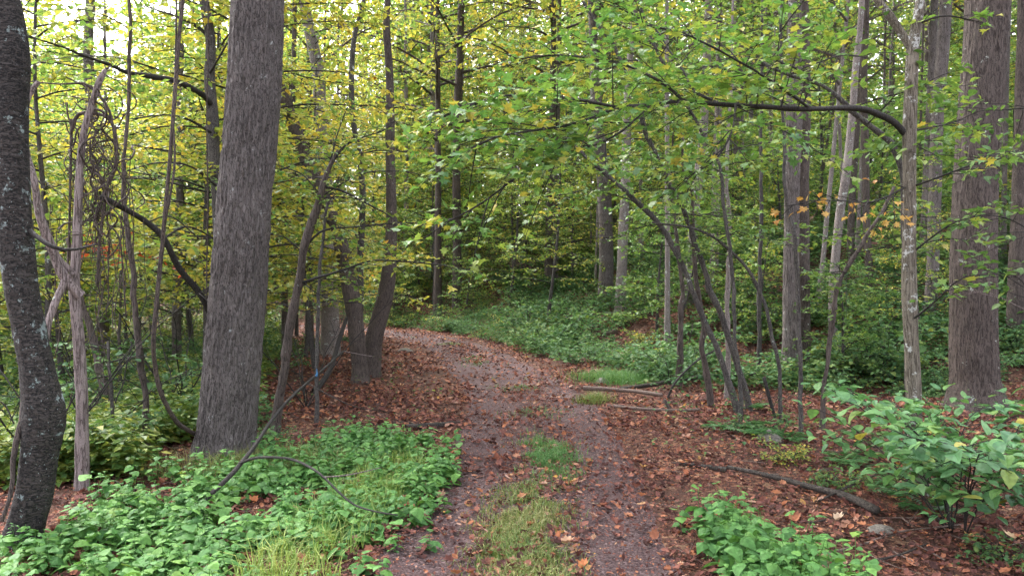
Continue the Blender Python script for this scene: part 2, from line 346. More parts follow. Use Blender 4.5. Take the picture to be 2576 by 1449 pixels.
# ------------------------------------------------------------------ leaf templates: x across, y towards the tip, z up
def T_(v, t, bend=.0, fold=.0):
    v = np.array(v, float)
    if v.shape[1] == 2: v = np.hstack([v, np.zeros((len(v), 1))])
    v[:, 2] += fold*np.abs(v[:, 0])-bend*(v[:, 1]-.3)**2
    return v, np.array(t)
def fan(outline, c, bend, fold):
    v = [c]+outline; n = len(outline)
    return T_(v, [(0, 1+i, 1+(i+1) % n) for i in range(n)], bend, fold)
QUAD = T_([(0, 0), (-.34, .48), (0, 1), (.34, .48)], [(0, 2, 1), (0, 3, 2)], .15, .25)
HEX = T_([(0, 0), (.33, .2), (.31, .58), (0, 1), (-.31, .58), (-.33, .2)], [(0, 1, 2), (0, 2, 3), (0, 3, 4), (0, 4, 5)], .3, .22)
OVATE = T_([(0, 0), (0, .5), (0, 1), (-.24, .2), (-.34, .5), (-.2, .8), (.24, .2), (.34, .5), (.2, .8)],
           [(0, 1, 3), (3, 1, 4), (4, 1, 5), (5, 1, 2), (0, 6, 1), (6, 7, 1), (7, 8, 1), (8, 2, 1)], .35, .2)
_mo = [(0, 0), (.30, -.04), (.24, .16), (.56, .36), (.27, .46), (.34, .70), (.12, .64), (0, 1)]
MAPLE = fan(_mo+[(-x, y) for x, y in _mo[-2:0:-1]], (0, .36), .35, .15)
_lo = [(0, 0), (.35, .05), (.22, .25), (.5, .42), (.15, .6), (0, 1)]
MAPLE_LO = fan(_lo+[(-x, y) for x, y in _lo[-2:0:-1]], (0, .35), .3, .15)
_co = [(0, .06), (.2, -.04), (.42, .12), (.42, .36), (.25, .68), (0, 1)]
CORD = fan(_co+[(-x, y) for x, y in _co[-2:0:-1]], (0, .34), .6, -.25)
_fm = [(0, 0), (.26, .02), (.3, .2), (.5, .38), (.34, .5), (.3, .72), (.12, .74), (0, 1)]
FALL_M = fan(_fm+[(-x*.9, y+.03) for x, y in _fm[-2:0:-1]], (.03, .38), -.7, .6)
FALL_O = T_(OVATE[0][:, :2], OVATE[1], -.6, .55)
CHIP = T_([(0, 0), (-.4, .5, ), (0, 1), (.4, .5)], [(0, 2, 1), (0, 3, 2)], -.4, .5)
def leaf_arrays(T, pos, dr, nr, size, rng, asp=.2):
    v, t = T; N = len(pos)
    dr = norm(dr); nr = norm(nr-(nr*dr).sum(1, keepdims=True)*dr); sd = np.cross(dr, nr)
    ax = 1+asp*rng.uniform(-1, 1, N); cz = rng.uniform(.0, 2.0, N); sk = rng.normal(0, .12, N)
    x = v[None, :, 0]*ax[:, None]+sk[:, None]*v[None, :, 1]**2; y = np.repeat(v[None, :, 1], N, 0); z = v[None, :, 2]*cz[:, None]+sk[:, None]*v[None, :, 0]*.8
    V = pos[:, None]+size[:, None, None]*(x[..., None]*sd[:, None]+y[..., None]*dr[:, None]+z[..., None]*nr[:, None])
    Tt = (t[None]+(np.arange(N)*len(v))[:, None, None]).reshape(-1, 3)
    return V.reshape(-1, 3), Tt
def leaf_mesh(name, T, pos, dr, nr, size, rng, mat, origin=(0, 0, 0)):
    V, t = leaf_arrays(T, pos-np.asarray(origin, float), dr, nr, size, rng)
    return mesh(name, V, t, None, mat)
def single_leaves(T, mat, n, rng, nm='leaf'):
    out = []
    for i in range(n):
        V, t = leaf_arrays(T, np.zeros((1, 3)), np.array([[0, 1., 0]]), np.array([[0, 0, 1.]]), np.ones(1), rng)
        out.append(mesh(nm, V, t, None, mat))
    return out
def place_leaves(parent, meshes, pos, dr, nr, size, rng, origin):
    dr = norm(dr); nr = norm(nr-(nr*dr).sum(1, keepdims=True)*dr); sd = np.cross(dr, nr)
    for i in range(len(pos)):
        o = bpy.data.objects.new('leaf', meshes[int(rng.integers(len(meshes)))]); COL.objects.link(o); o.parent = parent[i] if isinstance(parent, list) else parent
        s = size[i]; p = pos[i]-origin
        o.matrix_local = Matrix(((sd[i, 0]*s, dr[i, 0]*s, nr[i, 0]*s, p[0]), (sd[i, 1]*s, dr[i, 1]*s, nr[i, 1]*s, p[1]), (sd[i, 2]*s, dr[i, 2]*s, nr[i, 2]*s, p[2]), (0, 0, 0, 1)))

# ------------------------------------------------------------------ branching: limb > side shoots > twigs > leaves
def children_lines(rng, S, D, L, droop, spacing, length, ang=(35, 65), flat=.5, t0=.2, lift=0.0):
    m = np.maximum(1, np.floor(L/spacing+rng.uniform(0, 1, len(L))).astype(int))
    i = np.repeat(np.arange(len(S)), m); n = len(i)
    k = np.arange(n)-np.repeat(np.cumsum(m)-m, m)
    t = t0+(1-t0)*(k+rng.uniform(.1, .9, n))/m[i]; t = np.minimum(t, 1)
    p = S[i]+D[i]*(L[i]*t)[:, None]; p[:, 2] -= droop[i]*L[i]*t**2
    up = np.array([0, 0, 1.0])+flat*rng.normal(0, 1, (n, 3))
    side = norm(np.cross(D[i], up))*np.where((k+i) % 2, 1, -1)[:, None]
    a = np.radians(rng.uniform(ang[0], ang[1], n))
    d = norm(D[i]*np.cos(a)[:, None]+side*np.sin(a)[:, None]+np.array([0, 0, lift])+rng.normal(0, .08, (n, 3)))
    ln = length*(1.05-.6*t)*rng.uniform(.6, 1.25, n)
    return p, d, ln, t
class Fol:
    def __init__(s, rng): s.rng = rng; s.mb = MB(); s.p = []; s.d = []; s.n = []; s.own = []
    def limb(s, pts, sec=(.22, .8), tw=(.16, .3), lf=.08, flat=.45, t0=.15, droop=.25, tilt=.4, wood=True, r=(.006, .0025), lift=.05, thin=1.0, hang=.25):
        """pts: centre line of a limb (K, 3); grows shoots, twigs and leaf positions on it"""
        rng = s.rng; c = resample(np.asarray(pts, float)[:, :3], .25)
        n0 = int(len(c)*t0); c = c[n0:]
        if len(c) < 2: return
        dv = np.diff(c, axis=0); L = np.linalg.norm(dv, axis=1); D = dv/L[:, None]
        z = np.zeros(len(L))
        S1, D1, L1, t1 = children_lines(rng, c[:-1], D, L, z, sec[0], 1.0, flat=flat, t0=0, lift=lift)
        frac = np.clip(np.linspace(0, 1, len(L)), 0, 1)
        # shoots get shorter towards the limb's tip
        near = np.argmin(((S1[:, None]-c[None, :-1])**2).sum(2), 1)
        L1 = sec[1]*(1.0-.55*frac[near])*rng.uniform(.55, 1.2, len(L1))
        S1 = np.vstack([S1, c[-2:-1]]); D1 = np.vstack([D1, D[-1:]]); L1 = np.append(L1, sec[1]*.6)
        dr1 = rng.uniform(.0, 1.0, len(L1))*droop
        S2, D2, L2, t2 = children_lines(rng, S1, D1, L1, dr1, tw[0], tw[1], flat=flat, t0=.15, lift=lift)
        S2 = np.vstack([S2, S1+D1*(L1*.75)[:, None]-np.stack([z0 := np.zeros(len(L1)), z0, dr1*L1*.56], 1)]); D2 = np.vstack([D2, D1]); L2 = np.append(L2, L1*.3)
        if thin < 1:
            kp = rng.random(len(S2)) < thin; S2, D2, L2 = S2[kp], D2[kp], L2[kp]
        dr2 = rng.uniform(0, 1, len(L2))*droop
        if wood:
            sticks(s.mb, S1, D1, L1, dr1, np.full(len(L1), r[0]), np.full(len(L1), r[1]), 3, 4)
            if wood == 2: sticks(s.mb, S2, D2, L2, dr2, np.full(len(L2), r[1]*.8), np.full(len(L2), r[1]*.4), 1, 3)
        if lf:
            p, d, _, _ = children_lines(rng, S2, D2, L2, dr2, lf, 1, ang=(30, 75), flat=.3, t0=.1)
            n = len(p)
            d = norm(d+np.array([0, 0, -1])*rng.uniform(0, 2*hang, n)[:, None]+rng.normal(0, .18, (n, 3)))
            s.p.append(p); s.d.append(d); s.n.append(norm(np.array([0, 0, 1.0])+rng.normal(0, tilt, (n, 3))))
    def arrays(s):
        return np.vstack(s.p), np.vstack(s.d), np.vstack(s.n)
def arc_limb(rng, p0, az, L, rise, sag, n=6, curl=.25):
    t = np.linspace(0, 1, n); a = az+curl*rng.normal()*t
    st = L/(n-1); x = np.concatenate([[0], np.cumsum(np.cos(a[1:])*st)]); y = np.concatenate([[0], np.cumsum(np.sin(a[1:])*st)])
    z = rise*L*t-sag*L*t**2
    return np.stack([p0[0]+x, p0[1]+y, p0[2]+z], 1)+rng.normal(0, .02*L, (n, 3))*t[:, None]

# ------------------------------------------------------------------ the setting
def grid_sheet(name, xs, ys, zf, mat):
    X, Y = np.meshgrid(xs, ys); Z = zf(X, Y)
    V = np.stack([X, Y, Z], -1).reshape(-1, 3); idx = np.arange(X.size).reshape(X.shape)
    Q = np.stack([idx[:-1, :-1], idx[:-1, 1:], idx[1:, 1:], idx[1:, :-1]], -1).reshape(-1, 4)
    return link(name, mesh(name, V, None, Q, mat, True))
def graded(a, b, s0, g):
    out = [0.0]; s = s0
    while out[-1] < max(abs(a), abs(b)): out.append(out[-1]+s); s *= g
    o = np.array(out); return np.unique(np.concatenate([-o[o <= abs(a)][::-1], o[o <= b]])) if a < 0 else o[o <= b]
XS = graded(-140, 140, .13, 1.032)
YS = graded(-14, 200, .13, 1.024)
floor_o = grid_sheet('forest_floor', XS, YS, height, M_FLOOR); tag(floor_o, 'brown forest floor covered with rotting leaves', kind='structure')
_pc = resample(np.hstack([PC[PC[:, 1] > -5], np.zeros((int((PC[:, 1] > -5).sum()), 1))]), .16)[:, :2]
_tn = norm(np.gradient(_pc, axis=0)); _rt = np.stack([_tn[:, 1], -_tn[:, 0]], 1)
_sv = np.linspace(-1.15, 1.15, 19)
_pX = _pc[:, None]+_rt[:, None]*(_sv[None, :]*(1+.12*(fbm(_pc[:, 0:1]*1.5, _pc[:, 1:2]*1.5, np.sign(_sv)[None]*3, 9)-.5)*2))[..., None]
_pz = height(_pX[..., 0], _pX[..., 1], np.repeat(_sv[None], len(_pc), 0))+.014-.045*smooth(.75, 1.15, np.abs(_sv))[None]+(fbm(_pX[..., 0]*6, _pX[..., 1]*6, 0, 21)-.5)*.012
_i = np.arange(_pz.size).reshape(_pz.shape)
path_o = link('forest_path', mesh('forest_path', np.dstack([_pX, _pz]).reshape(-1, 3), None, np.stack([_i[:-1, :-1], _i[:-1, 1:], _i[1:, 1:], _i[1:, :-1]], -1).reshape(-1, 4), M_PATH, True))
tag(path_o, 'gravel and leaf mould track bending left through the woods', kind='structure')

# ------------------------------------------------------------------ crowns and shrubs shared between trees
def tall_crown(seed, mat, H=15, R=4.2, nl=30, T=QUAD, size=.20, lf=.12, thin=.42):
    """crown of a canopy tree, origin where the first limb leaves the trunk"""
    rng = np.random.default_rng(seed); f = Fol(rng)
    for i in range(nl):
        h = H*(i+.5)/nl; az = i*2.4+rng.normal()*.4
        L = R*(.45+.75*math.sin(math.pi*min(.95, .18+.8*h/H)))*rng.uniform(.7, 1.15)
        pts = arc_limb(rng, (0, 0, h), az, L, rng.uniform(.25, .6), rng.uniform(.1, .35))
        r0 = .02+.05*(1-h/H)
        tube(f.mb, np.hstack([pts, np.linspace(r0, .01, len(pts))[:, None]]), 6, .5, 0)
        f.limb(pts, sec=(.42, 1.8), tw=(.24, .65), lf=lf, flat=.7, tilt=.5, t0=.2, r=(.014, .006), thin=thin)
    p, d, n = f.arrays()
    return f.mb.mesh('limbs', B_BROWN), leaf_mesh('crown', T, p, d, n, size*rng.uniform(.7, 1.25, len(p)), rng, mat)
TALL = [tall_crown(11, M_CANOPY), tall_crown(12, M_GOLD, H=13, R=4.6, nl=24), tall_crown(13, M_GREEN, H=16, R=4.0), tall_crown(14, M_CANOPY, H=12, R=3.6, nl=20)]
TALL_N = [tall_crown(15, M_CANOPY, thin=.16), tall_crown(16, M_YELLOW, H=13, R=4.2, thin=.16), tall_crown(17, M_GREEN, H=14, thin=.16), tall_crown(18, M_CANOPY, H=12, R=3.6, nl=20, thin=.16)]
def low_tree(seed, mat, H=8.5, h0=1.3, R=2.4, nl=38, size=.09, T=HEX, lf=.057, thin=1.0):
    """young understory tree: limbs in flat layers from near the ground"""
    rng = np.random.default_rng(seed); f = Fol(rng); tr = MB()
    lean = rng.normal(0, .06, 2); hs = np.linspace(-.15, H, 9)
    ax = np.stack([lean[0]*hs+.05*np.sin(hs), lean[1]*hs+.05*np.cos(hs*1.1)-.05, hs], 1)
    tube(tr, np.hstack([ax, np.linspace(.065, .008, 9)[:, None]]), 8, .3, .1, seed)
    for i in range(nl):
        h = h0+(H-h0)*(i+.3)/nl; c = np.array([np.interp(h, hs, ax[:, k]) for k in range(3)]); az = i*2.4+rng.normal()*.5
        L = R*(1.1-.75*((h-h0)/(H-h0))**1.3)*rng.uniform(.6, 1.2)
        pts = arc_limb(rng, c, az, L, rng.uniform(.1, .45), rng.uniform(.1, .3))
        tube(f.mb, np.hstack([pts, np.linspace(.016, .005, len(pts))[:, None]]), 5, .3, 0)
        f.limb(pts, sec=(.21, .9), tw=(.14, .34), lf=lf, flat=.35, tilt=.30, t0=.12, r=(.006, .003), thin=thin, hang=.15)
    p, d, n = f.arrays()
    return tr.mesh('trunk', B_YOUNG), f.mb.mesh('limbs', B_TWIG), leaf_mesh('crown', T, p, d, n, size*rng.uniform(.6, 1.3, len(p)), rng, mat)
LOW = {'o': [low_tree(31, M_GOLD), low_tree(38, M_GOLD, H=7, R=2.6)], 'y': [low_tree(39, M_YELLOW, H=9), low_tree(32, M_CANOPY, H=10, R=2.8)], 'g': [low_tree(33, M_GREEN, H=7.5), low_tree(34, M_SPICE, H=6.5, R=2.1, nl=30, T=HEX, size=.085)], 's': [low_tree(35, M_GREEN, H=4, h0=.4, R=1.9, nl=24, size=.10)]}
LOW['b'] = [low_tree(36, M_YELLOW, H=3.6, h0=.15, R=1.7, nl=22, size=.09), low_tree(37, M_SPICE, H=2.8, h0=.1, R=1.6, nl=20, size=.08)]
def shrub_mesh(seed, mat, H=.9, R=.8, ns=9, size=.08, T=OVATE, lf=.052):
    rng = np.random.default_rng(seed); f = Fol(rng)
    for i in range(ns):
        az = i*2.4+rng.normal()*.4; L = H*rng.uniform(.8, 1.25)
        pts = arc_limb(rng, (rng.normal()*.05, rng.normal()*.05, -.05), az, R*rng.uniform(.35, 1), L/R*rng.uniform(.8, 1.2), .35*L/R)
        tube(f.mb, np.hstack([pts, np.linspace(.008, .003, len(pts))[:, None]]), 4, .2, 0)
        f.limb(pts, sec=(.10, .5), tw=(.10, .22), lf=lf, flat=.3, tilt=.3, t0=.25, r=(.0035, .0018), droop=.3)
    p, d, n = f.arrays()
    return f.mb.mesh('stems', B_TWIG), leaf_mesh('foliage', T, p, d, n, size*rng.uniform(.55, 1.25, len(p)), rng, mat)
SHRUB = [shrub_mesh(51, M_SHRUB), shrub_mesh(52, M_SHRUB, H=.6, R=1.0, ns=8), shrub_mesh(53, M_SHRUB, H=1.3, R=.9, ns=10, size=.08), shrub_mesh(54, M_SPICE, H=1.1, R=.9, ns=8, size=.07), shrub_mesh(55, M_SHRUB, H=.4, R=.6, ns=7, size=.07)]

# ------------------------------------------------------------------ trees drawn from the photograph
def tulip_disp(a, s, r):
    x, y = np.cos(a)*r, np.sin(a)*r
    wx = (fbm(x*9, y*9, s*1.5, 2, 2)-.5)*.05
    n = fbm((x+wx)*25, (y+wx)*25, s*3.4, 4, 2)
    rid = 1-np.minimum(np.abs(2*n-1)*2.6, 1)
    blk = fbm(x*44, y*44, s*20, 8, 2)
    return -.020*rid+.012*(blk-.5)+.09*np.exp(-s/.26)*np.maximum(0, np.cos(6*a+.8+np.sin(a*2)))
def furrow_disp(amp=.010, f=26, zf=2.6, root=.0):
    def g(a, s, r):
        x, y = np.cos(a)*r, np.sin(a)*r
        n = fbm(x*f+s*.6, y*f, s*zf, 6, 2)
        return -amp*(1-np.minimum(np.abs(2*n-1)*3, 1))+root*np.exp(-s/.28)*np.maximum(0, np.cos(5*a+1.3+np.sin(a*2)))
    return g
FOOTS = []
def trunk_pts(px, d, H=None, flare=1.3, tip=.35):
    """px: (x, y, half width[, extra distance]) from the foot upward, in frame units"""
    out = []
    for q in px:
        dd = d+(q[3] if len(q) > 3 else 0); p = P(q[0], q[1], dd); out.append([*p, q[2]*dd/F])
    out = np.array(out); zb = ground(out[0, 0], out[0, 1])
    out[0, 2] = zb
    base = out[0, :3].copy()
    foot = out[0].copy(); foot[2] -= .15; foot[3] *= flare
    out[0, 3] *= 1+.4*(flare-1)
    out = np.vstack([foot, out])
    if H:
        v = out[-1, :3]-out[-2, :3]; v = v/np.linalg.norm(v); v = norm(v+np.array([0, 0, .8])); top = out[-1].copy(); r0 = top[3]
        while top[2] < zb+H:
            v = norm(v+np.array([0, 0, .3])); top = top.copy(); top[:3] += v*1.5
            top[3] = max(.01, r0*(1-(1-tip)*(top[2]-out[-1, 2])/max(zb+H-out[-1, 2], 1e-3)) if len(out) < 0 else top[3]*.93); out = np.vstack([out, top])
            if len(out) > 60: break
    return base, out
def tree(name, label, cat, d, px, bark, H=None, crown=None, crown_at=.5, sides=12, step=.15, disp=None, flare=1.3, wob=.08, group=None, seed=1):
    base, pts = trunk_pts(px, d, H, flare)
    e = link(name, None, None, base); tag(e, label, cat, group)
    mb = MB(); zc = CZ+.42*d+.6
    if pts[-1, 2] > zc+1:      # fine relief on the stem in view, a plain stem above it
        c = resample(pts, .25); k = int(np.argmax(c[:, 2] > zc))
        tube(mb, c[:k+1], sides, step, wob, seed, False, disp); tube(mb, c[k-1:]-np.array([0, 0, 0, .012 if disp else 0]), min(sides, 24), .4, wob, seed)
    else: tube(mb, pts, sides, step, wob, seed, True, disp)
    mb.obj('trunk', bark, e, base)
    if crown is not None:
        zt = base[2]+(H*crown_at)
        c = np.array([np.interp(zt, pts[:, 2], pts[:, k]) for k in range(3)])-base
        for me in (TALL_N if d < 20 else TALL)[crown % len(TALL)]:
            o = link('crown' if me.name.startswith('crown') else 'limbs', me, e, c); o.rotation_euler = (0, 0, seed*1.7)
    e['_b'] = 0; del e['_b']
    return e, base, pts
def px_line(px, d):
    return np.array([[*P(q[0], q[1], q[2] if len(q) > 2 else d)] for q in px])
def branch(e, base, line, r0, r1, bark=B_TWIG, fol=None, sides=7, seed=3, name='branch', **kw):
    """a limb of tree e; with fol also its twigs and leaves (leaves collected in fol)"""
    mb = MB(); line = np.asarray(line, float)
    tube(mb, np.hstack([line, np.linspace(r0, r1, len(line))[:, None]]), sides, .06, .16, seed+len(line), kink=.03)
    if fol is not None:
        f = Fol(fol.rng); f.mb = mb; f.limb(line, **kw)
        if f.p: fol.p += f.p; fol.d += f.d; fol.n += f.n
    o = mb.obj(name, bark, e, base)
    if fol is not None and f.p: fol.own += [o]*sum(len(q) for q in f.p)
    return o
def foliage(e, base, fol, T, mat, size, name='crown', jit=(.6, 1.3)):
    p, d, n = fol.arrays(); rng = fol.rng
    return link(name, leaf_mesh(name, T, p, d, n, size*rng.uniform(*jit, len(p)), rng, mat, base), e)
def R_(s): return np.random.default_rng(s)
BARE = dict(lf=0, wood=2)

# great furrowed trunk left of the path
tree('canopy_tree', 'massive straight furrowed grey trunk, thickest tree, standing left of the path', 'tree', 7.4,
     [(564, 1165, 84), (566, 1124, 77), (577, 1023, 71.5), (588, 873, 71), (601, 725, 69.5), (617, 500, 66.5), (630, 350, 66.5), (641, 180, 66), (648, 0, 65.5), (654, -200, 64)],
     B_TULIP, H=22, crown=0, crown_at=.42, sides=250, step=.018, disp=tulip_disp, flare=1.35, wob=.03, seed=1)
# black leaning trunk at the left edge
eD, bD, pD = tree('canopy_tree', 'near-black lichen-spotted trunk with an elbow at the left edge of the picture', 'tree', 4.9,
     [(48, 1385, 56), (58, 1349, 48), (82, 1274, 44), (97, 1174, 42), (110, 1085, 47), (109, 1030, 48), (96, 960, 41), (80, 873, 38), (55, 725, 38), (42, 600, 38), (34, 450, 36), (28, 300, 37), (31, 110, 42), (24, 60, 38), (10, 0, 36), (-20, -200, 34)],
     B_DARK, H=12, crown=3, crown_at=.5, sides=72, step=.025, flare=1.5, wob=.16, seed=2, disp=lambda a, s, r: .010*(fbm(np.cos(a)*3, np.sin(a)*3, s*9, 5, 3)-.5)+.006*(fbm(np.cos(a)*5, np.sin(a)*5, s*40, 6, 2)-.5))
branch(eD, bD, px_line([(76, 582, 4.9), (100, 600, 4.8), (140, 622, 4.75), (185, 628, 4.8), (240, 615, 4.9)], 4.9), .018, .006, B_TWIG)
branch(eD, bD, px_line([(60, 1010, 4.9), (55, 1060, 4.85), (40, 1130, 4.8), (30, 1220, 4.75), (5, 1310, 4.7)], 4.8), .022, .012, B_VINE)
# lichened maple right of the path with the long arching bough
eM, bM, pM = tree('maple_tree', 'slim pale maple with white lichen patches and a long bough arching over the path', 'tree', 6.2,
     [(2318, 1240, 20), (2301, 1073, 18.5), (2298, 1003, 18), (2294, 873, 17), (2287, 725, 17.5), (2288, 500, 16), (2288, 325, 16), (2296, 125, 14.5), (2305, 60, 12), (2316, 0, 11), (2330, -200, 10)],
     B_MAPLE, H=10, sides=26, step=.05, flare=1.25, wob=.10, seed=3)
rM = R_(101); fM = Fol(rM)
KW = dict(sec=(.12, .85), tw=(.09, .32), lf=.055, flat=.35, wood=2, r=(.005, .002), tilt=.26, droop=.35, hang=.14)
main = [(2276, 335, 6.2), (2240, 300, 6.15), (2180, 276, 6.1), (2120, 272, 6.0), (2040, 275, 5.9), (1900, 268, 5.75), (1810, 262, 5.7), (1720, 253, 5.6), (1640, 262, 5.5), (1560, 272, 5.4), (1510, 290, 5.35), (1420, 318, 5.3)]
branch(eM, bM, px_line(main, 6), .027, .008, B_TWIG, fM, sides=9, **{**KW, 't0': .35, 'thin': .8})
for ln, r0 in (([(1510, 290, 5.35), (1400, 370, 5.2), (1300, 440, 5.1), (1200, 520, 5.1), (1120, 560, 5.1)], .010),
               ([(1560, 272, 5.4), (1420, 245, 5.3), (1300, 235, 5.2), (1170, 270, 5.1), (1100, 300, 5.1)], .011),
               ([(1720, 253, 5.6), (1660, 205, 5.7), (1560, 160, 5.8), (1420, 140, 5.9), (1300, 150, 6.0)], .014),
               ([(1420, 318, 5.3), (1320, 330, 5.0), (1230, 350, 4.9), (1130, 400, 4.9)], .009),
               ([(1810, 262, 5.7), (1745, 225, 6.1), (1700, 150, 6.5), (1640, 70, 6.8), (1540, 10, 7.0)], .013),
               ([(1850, 264, 5.7), (1840, 330, 5.4), (1800, 400, 5.3), (1740, 440, 5.3)], .008),
               ([(2040, 275, 5.9), (1950, 210, 5.6), (1850, 150, 5.4), (1730, 90, 5.3), (1600, 60, 5.2)], .012),
               ([(1640, 262, 5.5), (1560, 330, 5.3), (1480, 370, 5.2), (1380, 390, 5.1)], .009)):
    branch(eM, bM, px_line(ln, 5.5), r0, .004, B_TWIG, fM, **{**KW, 't0': .1})
branch(eM, bM, px_line([(2293, 122, 6.2), (2270, 90, 6.2), (2245, 55, 6.2), (2205, 0, 6.2), (2150, -90, 6.2), (2100, -250, 6.2)], 6.2), .038, .02, B_MAPLE, fM, sides=12, **{**KW, 't0': .5})
for ln in ([(2290, 640, 6.2), (2340, 600, 6.1), (2400, 560, 5.9), (2480, 540, 5.8)], [(2294, 470, 6.2), (2350, 450, 6.0), (2430, 420, 5.8), (2520, 400, 5.7)], [(2290, 330, 6.2), (2350, 320, 6.4), (2430, 300, 6.6)], [(2300, 800, 6.1), (2350, 760, 5.9), (2420, 700, 5.7), (2500, 690, 5.6)], [(2310, 60, 6.2), (2380, 40, 6.0), (2480, 60, 5.9)]):
    branch(eM, bM, px_line(ln, 6), .010, .003, B_TWIG, fM, **{**KW, 't0': .1, 'sec': (.24, .4), 'thin': .7})
p, d_, n_ = fM.arrays(); dist = np.linalg.norm(p-np.array([0, 0, CZ]), axis=1)
szM = .072*rM.uniform(.55, 1.3, len(p))
vis = (np.abs(p[:, 0]/p[:, 1]) < .66) & (p[:, 2]-CZ < .37*p[:, 1])
big = np.argsort(-(szM/dist)*vis)[:300]; m_ = np.ones(len(p), bool); m_[big] = False
place_leaves([fM.own[i] for i in big], single_leaves(MAPLE, M_MAPLE1, 6, rM), p[big], d_[big], n_[big], szM[big], rM, bM)
o = link('crown', leaf_mesh('crown', MAPLE, p[m_], d_[m_], n_[m_], szM[m_], rM, M_MAPLE, bM), eM); tag(o, kind='stuff')
# its turned orange spray
fO = Fol(R_(102))
branch(eM, bM, px_line([(2284, 470, 6.2), (2200, 505, 5.9), (2120, 505, 5.7), (2050, 505, 5.6), (1985, 520, 5.5)], 6), .007, .002, B_TWIG, fO, **{**KW, 'sec': (.09, .42), 'tw': (.14, .16), 'lf': .07, 't0': .15, 'flat': .9})
p, d_, n_ = fO.arrays(); k_ = min(len(p), 110); sh_ = fO.rng.permutation(len(p)); p, d_, n_ = p[sh_], d_[sh_], n_[sh_]; fO.own = [fO.own[i] for i in sh_]
place_leaves(fO.own[:k_], single_leaves(MAPLE, M_ORANGE, 5, fO.rng), p[:k_], d_[:k_]+np.array([0, 0, -.5]), n_[:k_], .052*fO.rng.uniform(.6, 1.2, k_), fO.rng, bM)

# big trunk at the right edge
tree('canopy_tree', 'big dark brown trunk with a healed scar, behind the leafy bush at the right', 'tree', 10.2,
     [(2454, 1043, 66), (2453, 973, 59), (2450, 873, 55), (2450, 725, 53), (2453, 500, 51.5), (2465, 300, 53), (2478, 100, 50), (2484, 0, 51), (2490, -200, 48)],
     B_BROWN, H=24, crown=2, crown_at=.45, sides=150, step=.03, disp=furrow_disp(.014, 32, 2.6, .10), flare=1.4, wob=.08, seed=4)
tree('canopy_tree', 'tall double trunk with grey ridged bark midway up the right bank', 'tree', 13.4,
     [(1990, 935, 28), (1990, 873, 23), (1990, 725, 20), (1993, 450, 19), (1998, 280, 20), (2000, 0, 17), (2002, -200, 16)],
     B_GREY, H=23, crown=0, crown_at=.42, sides=110, step=.04, disp=furrow_disp(.012, 34, 2.4), flare=1.35, wob=.06, seed=5)
# second stem of that double trunk
_e = bpy.data.objects['canopy_tree.003']; mb = MB(); _b = np.array(_e.location)
tube(mb, trunk_pts([(2022, 940, 24), (2020, 873, 19), (2020, 725, 17), (2020, 450, 15), (2024, 280, 15), (2020, 0, 14), (2018, -200, 12)], 13.75, 18, 1.3)[1], 50, .06, .06, 8, True, furrow_disp(.010, 26, 2)); mb.obj('trunk', B_BROWN, _e, _b)

